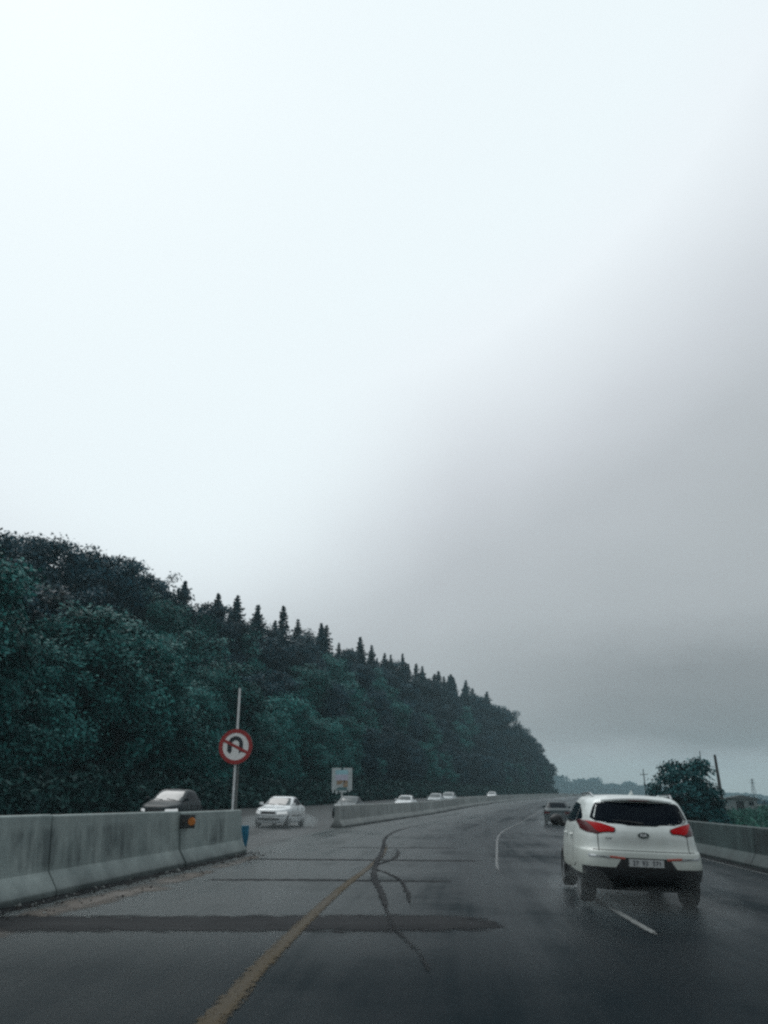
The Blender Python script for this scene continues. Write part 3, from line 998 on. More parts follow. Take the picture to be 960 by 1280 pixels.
tr = MB(); tr.box((-.5, 0, bz - .05), (.09, .03, .16)); tr.box((-.3, 0, bz - .08), (.12, .03, .22)); tr.box((.42, 0, bz - .03), (.1, .03, .1)); tr.box((.05, 0, bz - .05), (.45, .03, .12))
tr.build('torn_edge', M['board_pale'], panel)


# ------------------------------------------------------------------ cars
def mono(ts, vs, t):
    """monotone cubic through control values"""
    ts = np.asarray(ts, float); vs = np.asarray(vs, float)
    d = np.diff(vs) / np.diff(ts)
    m = np.zeros(len(vs)); m[0] = d[0]; m[-1] = d[-1]
    for i in range(1, len(vs) - 1):
        m[i] = 0 if d[i - 1] * d[i] <= 0 else 2 * d[i - 1] * d[i] / (d[i - 1] + d[i])
    i = np.clip(np.searchsorted(ts, t) - 1, 0, len(ts) - 2)
    h = ts[i + 1] - ts[i]; q = (t - ts[i]) / h
    return (2*q**3 - 3*q*q + 1)*vs[i] + (q**3 - 2*q*q + q)*h*m[i] + (-2*q**3 + 3*q*q)*vs[i+1] + (q**3 - q*q)*h*m[i+1]


class Shell:
    """car body as stacked horizontal rounded outlines. rows: z, half width, rear y, front y, n rear, n front"""
    def __init__(s, rows, yc=0., sub=5):
        a = np.array(rows, float)
        t = np.arange(len(a)); tt = np.linspace(0, len(a) - 1, (len(a) - 1) * sub + 1)
        s.tab = np.stack([mono(t, a[:, c], tt) for c in range(6)], 1)
        s.yc = yc

    def at(s, z):
        T = s.tab
        return [np.interp(z, T[:, 0], T[:, c]) for c in range(1, 6)]

    def ring(s, row, N, off=0.):
        z, w, yr, yf, nr, nf = row
        ph = np.arange(N) * 2 * PI / N
        c, sn = np.cos(ph), np.sin(ph)
        n = np.where(sn < 0, nr, nf)
        r = (np.abs(c) ** n + np.abs(sn) ** n) ** (-1 / n)
        Ls = np.where(sn < 0, s.yc - yr, yf - s.yc)
        return np.stack([c * r * (w + off), s.yc + sn * r * (Ls + off), np.full(N, z)], 1)

    def body(s, z0, z1, N=112, off=0., cap_top=True):
        rows = [r for r in s.tab if z0 - 1e-6 <= r[0] <= z1 + 1e-6]
        v = []; f = []
        for r in rows:
            v += [tuple(p) for p in s.ring(r, N, off)]
        for k in range(len(rows) - 1):
            for j in range(N):
                f.append((k * N + j, k * N + (j + 1) % N, (k + 1) * N + (j + 1) % N, (k + 1) * N + j))
        # caps as fans to a centre
        c0 = len(v); v.append((0, s.yc, rows[0][0])); f += [(c0, (j + 1) % N, j) for j in range(N)]
        c1 = len(v); b = (len(rows) - 1) * N
        top = rows[-1]
        v.append((0, (top[2] + top[3]) / 2, top[0] + .004)); f += [(c1, b + j, b + (j + 1) % N) for j in range(N)]
        return v, f

    def rear(s, x, z):
        w, yr, yf, nr, nf = s.at(z)
        q = np.clip(1 - (np.abs(x) / w) ** nr, 0, 1) ** (1 / nr)
        return np.array([x, s.yc - (s.yc - yr) * q, z])

    def front(s, x, z):
        w, yr, yf, nr, nf = s.at(z)
        q = np.clip(1 - (np.abs(x) / w) ** nf, 0, 1) ** (1 / nf)
        return np.array([x, s.yc + (yf - s.yc) * q, z])

    def side(s, y, z, sg):
        w, yr, yf, nr, nf = s.at(z)
        if y < s.yc:
            q = np.clip(1 - ((s.yc - y) / (s.yc - yr)) ** nr, 0, 1) ** (1 / nr)
        else:
            q = np.clip(1 - ((y - s.yc) / (yf - s.yc)) ** nf, 0, 1) ** (1 / nf)
        return np.array([sg * w * q, y, z])

    def patch(s, face, poly, off=.005, nr=10, nc=12, thick=.012):
        """poly: outline in (x,z) for rear/front, (y,z) for sides; returns a thin closed shell lying on the body"""
        fn = {'rear': s.rear, 'front': s.front, 'left': lambda a, z: s.side(a, z, -1), 'right': lambda a, z: s.side(a, z, 1)}[face]
        zs = [p[1] for p in poly]
        z0, z1 = min(zs) + 1e-4, max(zs) - 1e-4
        cen = np.array([0, s.yc, .7])
        rows = []
        for k in range(nr + 1):
            z = z0 + (z1 - z0) * k / nr
            xs = []
            for a, b in zip(poly, poly[1:] + poly[:1]):
                if (a[1] - z) * (b[1] - z) < 0:
                    xs.append(a[0] + (b[0] - a[0]) * (z - a[1]) / (b[1] - a[1]))
            lo, hi = min(xs), max(xs)
            rows.append([(lo + (hi - lo) * j / nc, z) for j in range(nc + 1)])
        v = []; e = 1e-3
        out = []; inn = []
        for r in rows:
            for (u, z) in r:
                p = fn(u, z)
                du = fn(u + e, z) - fn(u - e, z); dz = fn(u, z + e) - fn(u, z - e)
                nrm = np.cross(du, dz); l = np.linalg.norm(nrm)
                nrm = nrm / l if l > 1e-12 else np.array([0, 0, 1.])
                if np.dot(nrm, p - cen) < 0:
                    nrm = -nrm
                out.append(p + nrm * off); inn.append(p + nrm * (off - thick))
        nC = nc + 1; nV = len(out)
        v = [tuple(p) for p in out + inn]
        f = []
        for k in range(nr):
            for j in range(nc):
                a = k * nC + j
                f.append((a, a + 1, a + nC + 1, a + nC)); f.append((nV + a, nV + a + nC, nV + a + nC + 1, nV + a + 1))
        bd = [j for j in range(nC)] + [k * nC + nc for k in range(1, nr + 1)] + [nr * nC + j for j in range(nc - 1, -1, -1)] + [k * nC for k in range(nr - 1, 0, -1)]
        for a, b in zip(bd, bd[1:] + bd[:1]):
            f.append((a, nV + a, nV + b, b))
        return v, f


def patch_obj(sh, face, poly, name, mat, parent, off=.005, thick=.012, nr=10, nc=12, mb=None):
    v, f = sh.patch(face, poly, off, nr, nc, thick)
    if mb is not None:
        mb.add(v, f); return
    ob = link(name, v, f, mat, parent)
    fixn(ob); shade_auto(ob, 50)
    return ob


def fixn(ob):
    bm = bmesh.new(); bm.from_mesh(ob.data); bmesh.ops.recalc_face_normals(bm, faces=bm.faces); bm.to_mesh(ob.data); bm.free()


def cut(ob, cutter):
    """boolean-cut ob's mesh now and remove the cutter"""
    m = ob.modifiers.new('cut', 'BOOLEAN'); m.operation = 'DIFFERENCE'; m.object = cutter; m.solver = 'EXACT'
    dg = bpy.context.evaluated_depsgraph_get(); dg.update()
    me = bpy.data.meshes.new_from_object(ob.evaluated_get(dg))
    ob.modifiers.clear(); ob.data = me
    shade_auto(ob, 42)


def wheel(parent, x, y, r, w, sg, spokes=5):
    root = bpy.data.objects.new('wheel', None); COL.objects.link(root); root.parent = parent
    root.location = (x, y, r); root.empty_display_size = .2
    prof = [(.66, -.42), (.74, -.5), (.92, -.5), (.985, -.38), (1., -.2), (1., .2), (.985, .38), (.92, .5), (.74, .5), (.66, .42)]
    n = 30
    v = []; f = []
    for k in range(n):
        t = 2 * PI * k / n
        for (rr, a) in prof:
            v.append((a * w, rr * r * math.cos(t), rr * r * math.sin(t)))
    m = len(prof)
    for k in range(n):
        for j in range(m):
            f.append((k * m + j, k * m + (j + 1) % m, ((k + 1) % n) * m + (j + 1) % m, ((k + 1) % n) * m + j))
    o = link('tyre', v, f, M['tyre'], root); fixn(o); shade_auto(o, 50)
    mb = MB()
    # rim barrel and spokes
    R0 = r * .67
    vv = []; ff = []
    for k in range(n):
        t = 2 * PI * k / n
        for (rr, a) in ((R0, .44 * w), (R0 * .93, .40 * w), (R0 * .9, -.1 * w), (R0, -.44 * w)):
            vv.append((a * sg, rr * math.cos(t), rr * math.sin(t)))
    for k in range(n):
        for j in range(3):
            ff.append((k * 4 + j, k * 4 + j + 1, ((k + 1) % n) * 4 + j + 1, ((k + 1) % n) * 4 + j))
    mb.add(vv, ff)
    for k in range(spokes):
        t = 2 * PI * k / spokes
        mb.box((sg * .34 * w, 0, R0 * .5), (.03, R0 * .26, R0 * .95))
        rot = Matrix.Rotation(t, 3, 'X')
        for q in range(8):
            mb.v[-8 + q] = tuple(rot @ Vector(mb.v[-8 + q]))
    mb.tube([(sg * .28 * w, 0, 0), (sg * .42 * w, 0, 0)], [R0 * .26, R0 * .2], 14)
    o = mb.build('rim', M['rim'], root); fixn(o)
    o = MB().tube([(-sg * .1 * w, 0, 0), (sg * .05 * w, 0, 0)], [R0 * .88, R0 * .88], 20).build('brake_disc', M['black_plastic'], root)
    return root


def wells(axles, r, xin, xout, zc):
    mb = MB()
    for y in axles:
        for sg in (-1, 1):
            mb.tube([(sg * xin, y, zc), (sg * xout, y, zc)], [r, r], 36)
    o = mb.build('well', M['gap']); fixn(o)
    return o


def mirror_q(poly):
    return [(-a, b) for a, b in poly][::-1]


def text_mesh(txt, size, extrude, mat, name, parent, loc, rot, bold=0.):
    cu = bpy.data.curves.new(name, 'FONT'); cu.body = txt; cu.size = size; cu.extrude = extrude; cu.align_x = 'CENTER'; cu.align_y = 'CENTER'; cu.offset = bold
    t = bpy.data.objects.new('t', cu); COL.objects.link(t)
    dg = bpy.context.evaluated_depsgraph_get(); dg.update()
    me = bpy.data.meshes.new_from_object(t.evaluated_get(dg))
    bpy.data.objects.remove(t)
    me.materials.clear(); me.materials.append(mat)
    o = bpy.data.objects.new(name, me); COL.objects.link(o); o.parent = parent
    o.location = loc; o.rotation_euler = rot
    return o


def sportage(loc, rot):
    root = empty('white_suv', loc, 0, 'white compact SUV with red tail lights driving ahead on the wet lane', 'car')
    root.rotation_euler = rot; root.scale = (1.025, 1.0, 1.0)
    rows = [  # z, w, rear, front, n rear, n front
        (.245, .80, -2.02, 1.95, 6, 4),
        (.35, .87, -2.13, 2.10, 6, 3.6),
        (.45, .91, -2.19, 2.19, 6, 3.4),
        (.58, .925, -2.215, 2.22, 6, 3.2),
        (.70, .930, -2.215, 2.23, 5.5, 3.0),
        (.79, .930, -2.205, 2.21, 5.0, 3.0),
        (.825, .928, -2.165, 2.19, 4.6, 3.0),
        (.90, .922, -2.140, 2.14, 4.3, 3.0),
        (1.00, .915, -2.135, 2.02, 4.0, 3.0),
        (1.07, .905, -2.12, 1.75, 3.8, 3.2),
        (1.13, .892, -2.09, 1.25, 3.8, 3.8),
        (1.19, .872, -2.05, 1.02, 3.8, 4.0),
        (1.30, .830, -1.97, .76, 4.2, 4.0),
        (1.42, .778, -1.87, .47, 4.6, 4.0),
        (1.51, .733, -1.79, .22, 4.8, 3.6),
        (1.57, .68, -1.70, .02, 4.4, 3.2),
        (1.605, .58, -1.58, -.16, 3.8, 3.0),
        (1.625, .36, -1.30, -.40, 3., 3.)]
    sh = Shell(rows, yc=-.35)
    v, f = sh.body(.43, 2.)
    body = link('body', v, f, M['white_car'], root); fixn(body)
    v, f = sh.body(.245, .455, off=-.006)
    clad = link('lower_cladding', v, f, M['black_plastic'], root); fixn(clad)
    patch_obj(sh, 'rear', [(-.912, .40), (.912, .40), (.922, .575), (-.922, .575)], 'lower_bumper', M['black_plastic'], root, .004, .02, 6, 40)
    wl = wells((-1.30, 1.34), .40, .60, 1.2, .36)
    cut(body, wl); cut(clad, wl); bpy.data.objects.remove(wl)
    for y in (-1.30, 1.34):
        for sg in (-1, 1):
            wheel(root, sg * .765, y, .345, .225, sg)
    # tailgate glass
    hw = [(.20, 1.165), (.46, 1.183), (.66, 1.215), (.725, 1.265), (.665, 1.42), (.625, 1.485), (.57, 1.505)]
    patch_obj(sh, 'rear', [(-a, z) for a, z in hw] + hw[::-1],
              'rear_window', M['glass'], root, .004, nr=14, nc=18)
    # side windows
    for face in ('left', 'right'):
        patch_obj(sh, face, [(.70, 1.20), (.52, 1.36), (.22, 1.47), (-.15, 1.495), (-.15, 1.15), (.62, 1.14)], 'side_window', M['glass'], root, .004)
        patch_obj(sh, face, [(-.20, 1.495), (-.85, 1.48), (-1.0, 1.44), (-1.0, 1.19), (-.20, 1.155)], 'side_window', M['glass'], root, .004)
        patch_obj(sh, face, [(-1.05, 1.425), (-1.25, 1.37), (-1.45, 1.27), (-1.42, 1.23), (-1.05, 1.195)], 'side_window', M['glass'], root, .004)
        mb = MB()
        for yv in (.98, -.17, -1.02):
            patch_obj(sh, face, [(yv - .006, .60), (yv + .006, .60), (yv + .006, 1.13), (yv - .006, 1.13)], '', None, None, .0015, .004, nc=1, mb=mb)
        o = mb.build('door_gap', M['gap'], root)
        sg = -1 if face == 'left' else 1
        for yv in (.02, -.82):
            px = sh.side(yv, .98, sg)
            mb = MB(); mb.tube([(px[0], yv - .1, .98), (px[0] + sg * .03, yv - .07, .98), (px[0] + sg * .03, yv + .07, .98), (px[0], yv + .1, .98)], .014, 6)
            mb.build('door_handle', M['white_car'], root, True)
        # door mirror
        mx = sh.side(.62, 1.12, sg)
        mb = MB()
        bm = bmesh.new(); bmesh.ops.create_uvsphere(bm, u_segments=16, v_segments=10, radius=.5)
        vs = [(mx[0] + sg * (.17 + v_.co.x * .24), .62 + v_.co.y * .2, 1.17 + v_.co.z * .21 * (1 + .15 * v_.co.x * sg)) for v_ in bm.verts]
        mb.add(vs, [[q.index for q in ff.verts] for ff in bm.faces]); bm.free()
        mb.tube([(mx[0] - sg * .03, .64, 1.09), (mx[0] + sg * .14, .63, 1.12)], [.045, .035], 8)
        mb.build('door_mirror', M['black_plastic'], root, True)
        # roof rail
        rr = [sh.side(yv, 1.56, sg) for yv in np.linspace(-1.35, -.05, 8)]
        mb = MB(); pts = [(p[0] * .93, p[1], p[2] + .075 - .05 * ((k in (0, 7)))) for k, p in enumerate(rr)]
        mb.tube(pts, .018, 8); mb.build('roof_rail', M['chrome'], root, True)
    # windscreen
    patch_obj(sh, 'front', [(-.74, 1.17), (.74, 1.17), (.58, 1.50), (-.58, 1.50)], 'windscreen', M['glass'], root, .004)
    for sg in (-1, 1):
        patch_obj(sh, 'front', [(sg * .5, .86), (sg * .86, .90), (sg * .84, 1.0), (sg * .55, .95)], 'headlight', M['lamp_off'], root, .006)
    patch_obj(sh, 'front', [(-.45, .82), (.45, .82), (.4, .93), (-.4, .93)], 'grille', M['black_plastic'], root, .006)
    # spoiler
    v, f = sh.body(1.515, 1.575, off=.0)
    sp_ = MB()
    for zz, yo in ((1.515, 0), ):
        pass
    edge = [sh.rear(x, 1.555) for x in np.linspace(-.54, .54, 22)]
    fwd = [sh.rear(x, 1.60) for x in np.linspace(-.50, .50, 22)]
    V = []; F = []
    for e_, g_ in zip(edge, fwd):
        dz_ = .04 * (e_[0] / .54) ** 2
        e_ = e_ - np.array([0, -.05 * (e_[0] / .54) ** 2, dz_]); g_ = g_ - np.array([0, 0, dz_ * .6])
        V += [(g_[0], g_[1] + .08, g_[2] - .012), (g_[0] * 1.02, g_[1] - .02, g_[2] + .012), (e_[0], e_[1] - .13, 1.572 - dz_), (e_[0], e_[1] - .13, 1.545 - dz_), (e_[0], e_[1] + .03, 1.515 - dz_)]
    for k in range(21):
        for j in range(5):
            F.append((k * 5 + j, k * 5 + (j + 1) % 5, (k + 1) * 5 + (j + 1) % 5, (k + 1) * 5 + j))
    F += [(0, 1, 2, 3, 4), tuple(105 + j for j in (4, 3, 2, 1, 0))]
    spo = link('spoiler', V, F, M['white_car'], root); fixn(spo); shade_auto(spo, 40)
    p0 = sh.rear(0, 1.55)
    MB().box((0, p0[1] - .125, 1.537), (.30, .02, .016)).build('high_brake_light', M['red_dark'], spo)
    # antenna fin
    MB().prism([(-.5, 0), (.5, 0), (.2, 1)], -1, 1)
    an = MB(); an.add([(-.03, -1.35, 1.615), (.03, -1.35, 1.615), (.03, -1.18, 1.622), (-.03, -1.18, 1.622), (0, -1.36, 1.70), (0, -1.32, 1.70)],
                      [(0, 1, 2, 3), (0, 4, 1), (1, 4, 5, 2), (2, 5, 3), (3, 5, 4, 0)])
    an.build('antenna_fin', M['white_car'], root)
    # tail lights: dark outer lens, bright inner band
    for sg in (-1, 1):
        q = [(-.862, 1.20), (-.83, 1.225), (-.62, 1.195), (-.40, 1.128), (-.395, 1.095), (-.43, 1.048), (-.60, 1.046), (-.66, 1.028), (-.78, 1.045), (-.85, 1.09)]
        q2 = [(-.78, 1.212), (-.62, 1.188), (-.415, 1.126), (-.41, 1.098), (-.44, 1.058), (-.61, 1.054), (-.66, 1.075), (-.70, 1.13)]
        if sg > 0:
            q, q2 = mirror_q(q), mirror_q(q2)
        tl = patch_obj(sh, 'rear', q, 'tail_light', M['red_dark'], root, .012, .03, 12, 14)
        patch_obj(sh, 'rear', q2, 'red_lens', M['red_lens'], tl, .018, .01, 10, 12)
    # tailgate seams, lip and dirt band
    mb = MB()
    for sg in (-1, 1):
        patch_obj(sh, 'rear', [(sg * .655 - .005, .80), (sg * .655 + .005, .80), (sg * .655 + .005, 1.035), (sg * .655 - .005, 1.035)], '', None, None, .0018, .004, nc=1, mb=mb)
    patch_obj(sh, 'rear', [(-.74, .806), (.74, .806), (.74, .816), (-.74, .816)], '', None, None, .0018, .004, nr=1, nc=24, mb=mb)
    mb.build('tailgate_gap', M['gap'], root)
    patch_obj(sh, 'rear', [(-.64, .862), (.64, .862), (.63, .91), (.50, .945), (-.50, .945), (-.63, .91)], 'tailgate_crease', M['dirty_white'], root, -.001, .004, nr=6, nc=22)
    # bumper: reflectors, chrome strips, plate recess
    for sg in (-1, 1):
        q = [(-.80, .70), (-.52, .695), (-.52, .735), (-.80, .745)]
        q2 = [(-.515, .695), (-.30, .69), (-.30, .725), (-.515, .735)]
        if sg > 0: q, q2 = mirror_q(q), mirror_q(q2)
        patch_obj(sh, 'rear', q, 'bumper_trim', M['rim'], root, .008, .014, 3, 10)
        patch_obj(sh, 'rear', q2, 'bumper_reflector', M['red_reflector'], root, .008, .014, 3, 8)
    patch_obj(sh, 'rear', [(-.44, .566), (.44, .566), (.34, .715), (-.34, .715)], 'plate_recess', M['black_plastic'], root, .006, .02, 6, 14)
    pb = sh.rear(0, .64)
    pl = MB().box((0, pb[1] - .018, .645), (.50, .012, .105)).build('number_plate', M['plate'], root); bevel(pl, .004)
    for tx_, ox_ in (('27', -.155), ('93', -.02), ('571', .15)):
        text_mesh(tx_, .088, .001, M['plate_ink'], 'plate_lettering', pl, (ox_, pb[1] - .0262, .645), (PI / 2, 0, 0), .001)
    # badge: dark oval with light letters
    bz = 1.035
    b0 = sh.rear(0, bz)
    tilt = math.atan2(sh.rear(0, bz + .04)[1] - sh.rear(0, bz - .04)[1], .08)
    bd = MB(); nn_ = 28
    bd.prism([(.082 * math.cos(2 * PI * k / nn_), .042 * math.sin(2 * PI * k / nn_)) for k in range(nn_)], -.008, .004)
    bo = bd.build('badge', M['badge'], root); bo.location = (0, b0[1] - .006, bz); bo.rotation_euler = (-tilt, 0, 0)
    rim_ = MB(); vv = []; ff = []
    for k in range(nn_):
        t = 2 * PI * k / nn_
        for a, yq in ((1.0, -.008), (1.0, -.0115), (.88, -.0115), (.88, -.008)):
            vv.append((.082 * a * math.cos(t), yq, .042 * a * math.sin(t)))
    for k in range(nn_):
        for j in range(4):
            ff.append((k * 4 + j, k * 4 + (j + 1) % 4, ((k + 1) % nn_) * 4 + (j + 1) % 4, ((k + 1) % nn_) * 4 + j))
    rim_.add(vv, ff); rim_.build('badge_rim', M['badge'], bo)
    text_mesh('KIA', .06, .001, M['chrome'], 'badge_letters', bo, (0, -.0105, 0), (PI / 2, 0, 0), .001)
    l0 = sh.rear(-.50, .985)
    text_mesh('SPORTAGE', .04, .0015, M['gap'], 'model_lettering', root, (-.46, l0[1] - .012, .975), (PI / 2, 0, .06))
    # wiper
    w0, w1 = sh.rear(.02, 1.20), sh.rear(-.42, 1.235)
    MB().tube([(w0[0], w0[1] - .025, w0[2]), (-.2, sh.rear(-.2, 1.225)[1] - .022, 1.225), (w1[0], w1[1] - .02, w1[2])], [.014, .009, .006], 6).build('wiper', M['black_plastic'], root, True)
    return root


SALOON = [  # long-boot saloon
    (.20, .74, -2.05, 2.05, 5, 4),
    (.30, .80, -2.15, 2.14, 5, 4),
    (.45, .835, -2.19, 2.19, 5, 4),
    (.58, .845, -2.20, 2.20, 5, 4),
    (.70, .845, -2.19, 2.17, 5, 4.2),
    (.80, .835, -2.17, 2.10, 5, 4.2),
    (.86, .825, -2.14, 1.85, 5, 4.4),
    (.91, .810, -2.08, 1.30, 5, 4.6),
    (.95, .800, -1.90, 1.02, 5, 4.6),
    (.99, .780, -1.62, .88, 4.6, 4.6),
    (1.08, .730, -1.44, .66, 4.6, 4.6),
    (1.20, .665, -1.24, .38, 4.6, 4.6),
    (1.31, .605, -1.02, .12, 4.4, 4.4),
    (1.37, .545, -.88, -.05, 4., 4.),
    (1.40, .44, -.72, -.22, 3.4, 3.4),
    (1.41, .30, -.60, -.34, 3., 3.)]
HATCH = [
    (.20, .74, -1.80, 1.85, 5, 4),
    (.30, .80, -1.90, 1.95, 5, 4),
    (.45, .835, -1.94, 2.00, 5, 4),
    (.60, .845, -1.95, 2.00, 5, 4),
    (.75, .845, -1.93, 1.96, 5, 4.),
    (.86, .835, -1.90, 1.80, 5, 4.),
    (.93, .820, -1.88, 1.42, 5, 4.2),
    (.98, .805, -1.86, 1.12, 5, 4.4),
    (1.04, .785, -1.83, .96, 4.6, 4.6),
    (1.15, .735, -1.74, .70, 4.6, 4.6),
    (1.28, .675, -1.60, .40, 4.6, 4.6),
    (1.39, .615, -1.45, .12, 4.4, 4.2),
    (1.45, .555, -1.32, -.06, 4., 4.),
    (1.49, .42, -1.10, -.28, 3.4, 3.4),
    (1.50, .28, -.9, -.42, 3., 3.)]


def small_car(name, rows, loc, rot, paint, label, group=None, lamp='lamp_off', hatch=False, grille=True, tail=False):
    root = empty(name, loc, 0, label, 'car', group)
    root.rotation_euler = rot
    sh = Shell(rows, yc=-.25, sub=4)
    v, f = sh.body(.20, 2., 96)
    body = link('body', v, f, paint, root); fixn(body)
    ax = (-1.30, 1.33) if not hatch else (-1.22, 1.28)
    wl = wells(ax, .345, .55, 1.1, .31); cut(body, wl); bpy.data.objects.remove(wl)
    for y in ax:
        for sg in (-1, 1):
            wheel(root, sg * .715, y, .30, .19, sg, 6)
    zb = 1.0 if not hatch else 1.05
    zt = 1.335 if not hatch else 1.41
    g = M['glass_clear']
    wt = lambda z: float(sh.at(z)[0])
    patch_obj(sh, 'front', [(-wt(zb) * .84, zb), (wt(zb) * .84, zb), (wt(zt) * .84, zt), (-wt(zt) * .84, zt)], 'windscreen', g, root, .005, nr=8, nc=14)
    patch_obj(sh, 'rear', [(-wt(zb) * .82, zb + .02), (wt(zb) * .82, zb + .02), (wt(zt) * .8, zt), (-wt(zt) * .8, zt)], 'rear_window', M['glass'], root, .005, nr=8, nc=14)
    for face in ('left', 'right'):
        sg = -1 if face == 'left' else 1
        yfb, yft = float(sh.at(zb)[2]) - .30, float(sh.at(zt)[2]) - .22
        yrb, yrt = float(sh.at(zb + .03)[1]) + .34, float(sh.at(zt)[1]) + .22
        ym = -.22
        patch_obj(sh, face, [(ym + .03, zb - .01), (yfb, zb), (yft, zt - .02), (ym + .03, zt)], 'side_window', M['glass'], root, .005)
        patch_obj(sh, face, [(yrb, zb + .03), (ym - .03, zb - .01), (ym - .03, zt), (yrt, zt - .03)], 'side_window', M['glass'], root, .005)
        mb = MB()
        for yv in (.88, -.22, -1.08):
            patch_obj(sh, face, [(yv - .007, .38), (yv + .007, .38), (yv + .007, zb - .03), (yv - .007, zb - .03)], '', None, None, .002, .005, nc=1, mb=mb)
        mb.build('door_gap', M['gap'], root)
        patch_obj(sh, face, [(-.86, .52), (.88, .52), (.88, .56), (-.86, .56)], 'rubbing_strip', M['black_plastic'], root, .008, .012, 2, 12)
        for yv in (-.05, -.95):
            p = sh.side(yv, .84, sg)
            MB().box((p[0] + sg * .012, yv, .84), (.03, .15, .03)).build('door_handle', M['black_plastic'], root)
        p = sh.side(.70, zb - .02, sg)
        mb = MB(); mb.box((p[0] + sg * .12, .70, zb + .05), (.19, .1, .13)); mb.box((p[0] + sg * .02, .72, zb - .005), (.08, .06, .05))
        bevel(mb.build('door_mirror', paint, root), .03, 3)
    for sg in (-1, 1):
        q = [(.42, .60), (.78, .62), (.76, .75), (.42, .72)]
        if sg < 0: q = mirror_q(q)
        patch_obj(sh, 'front', q, 'headlight', M[lamp], root, .006, .014, 6, 8)
        q = [(.45, .66), (.80, .66), (.78, .82), (.45, .80)]
        if sg < 0: q = mirror_q(q)
        patch_obj(sh, 'rear', q, 'tail_light', M['red_dark'], root, .006, .014, 6, 8)
    patch_obj(sh, 'front', [(-.36, .62), (.36, .62), (.34, .72), (-.34, .72)], 'grille', M['rim'] if not grille else M['black_plastic'], root, .005, .014, 5, 10)
    patch_obj(sh, 'front', [(-.50, .33), (.50, .33), (.56, .43), (-.56, .43)], 'bumper_slot', M['black_plastic'], root, .005, .014, 5, 12)
    patch_obj(sh, 'front', [(-.78, .525), (.78, .525), (.78, .545), (-.78, .545)], 'bumper_strip', M['gap'], root, .006, .014, 2, 16)
    pf = sh.front(0, .48)
    pl = MB().box((0, pf[1] + .014, .485), (.48, .012, .10)).build('number_plate', M['plate'], root)
    mb = MB()
    z0 = zb - .005
    for a in (-.45, .1):
        p0 = sh.front(a, zb + .01); p1 = sh.front(a + .42, zb + .06)
        mb.tube([(p0[0], p0[1] + .02, p0[2] + .01), (p1[0], p1[1] + .022, p1[2] + .01)], .008, 5)
    mb.build('wiper', M['black_plastic'], root)
    return root


def place(y, o, face_us=False, dyaw=0.):
    """location and rotation of a car on the road at (y, o), following heading, grade and cross slope"""
    p = P(y, o, .012)
    rz = heading(y) + (PI if face_us else 0) + dyaw
    cross = .02 if o > 0 else .03
    gr = float(zl(y + 2) - zl(y - 2)) / 4
    # lean to the right going away, mirrored when facing us
    rx = math.atan(gr); ry = math.atan(cross)
    if face_us:
        rx, ry = -rx, -ry
    return p, (rx, ry, rz)


# the SUV ahead: rear bumper 13.2 m away
loc, rot = place(15.35, 9.28)
sportage((4.17, 15.33, loc.z), (rot[0], rot[1] + .016, R(-6.3)))
SPRAY = [('mist thrown up behind the white SUV', (4.17, 15.33, loc.z), R(-7.5), [(-.85, -2.3, .2, .42, 1.5, .45), (.80, -2.4, .2, .42, 1.5, .42), (0, -3.0, .1, 1.3, 1.6, .28), (-1.0, -.5, .05, .32, 2.4, .36)], .042)]
GO = 'oncoming cars beyond the median'
loc, rot = place(43.0, -2.7, True)
small_car('white_saloon', SALOON, loc, (rot[0], rot[1], rot[2] - .03), M['white_car2'], 'white saloon with mist round its wheels in the median opening', GO, 'lamp')
SPRAY.append(('mist round the white oncoming saloon', tuple(loc), rot[2], [(0, 2.2, .2, 1.5, 1.6, .45), (0, -1., .2, 1.6, 3.2, .5)], .09)); loc, rot = place(36.5, -5.9, True)
small_car('dark_hatchback', HATCH, loc, (rot[0], rot[1], rot[2] - .02), M['dark_car'], 'dark hatchback with pale reflecting windscreen behind the tall stained barrier', GO, 'lamp', True)
loc, rot = place(60.5, -3.2, True)
small_car('grey_saloon', SALOON, loc, rot, M['grey_car'], 'dark grey saloon behind the far barrier by the picture board', GO)
loc, rot = place(82, -3.1, True)
small_car('white_saloon', SALOON, loc, rot, M['white_car2'], 'white saloon partly hidden by the far barrier under the dark trees', GO, 'lamp')
loc, rot = place(98, -3.2, True)
small_car('silver_saloon', SALOON, loc, rot, M['silver_car'], 'silver saloon with roof showing over the far barrier, leading a pair', GO)
loc, rot = place(107, -3.2, True)
small_car('silver_hatchback', HATCH, loc, rot, M['silver_car'], 'pale hatchback close behind the silver saloon beyond the far barrier', GO, hatch=True)
loc, rot = place(158, -3.4, True)
small_car('white_hatchback', HATCH, loc, rot, M['white_car2'], 'tiny distant white car where the barrier meets the forest end', GO, 'lamp', True)
loc, rot = place(56.5, 11.5)
small_car('blue_grey_saloon', SALOON, loc, rot, M['teal_car'], 'blue-grey saloon in spray ahead of the white SUV', None, tail=True)

SPRAY.append(('mist trailing behind the blue-grey saloon', tuple(loc), rot[2], [(0, -3.2, .3, 1.3, 3.4, .5)], .03))

# ------------------------------------------------------------------ spray thrown up by tyres, and rain haze
def volume_material(name, col, dens, aniso=.2, shaped=False):
    m = bpy.data.materials.new(name); m.use_nodes = True
    N = m.node_tree.nodes; K = m.node_tree.links
    for n_ in list(N):
        if n_.type != 'OUTPUT_MATERIAL':
            N.remove(n_)
    v_ = N.new('ShaderNodeVolumePrincipled')
    v_.inputs['Color'].default_value = (*col, 1); v_.inputs['Density'].default_value = dens; v_.inputs['Anisotropy'].default_value = aniso
    K.new(v_.outputs[0], N['Material Output'].inputs['Volume'])
    return m


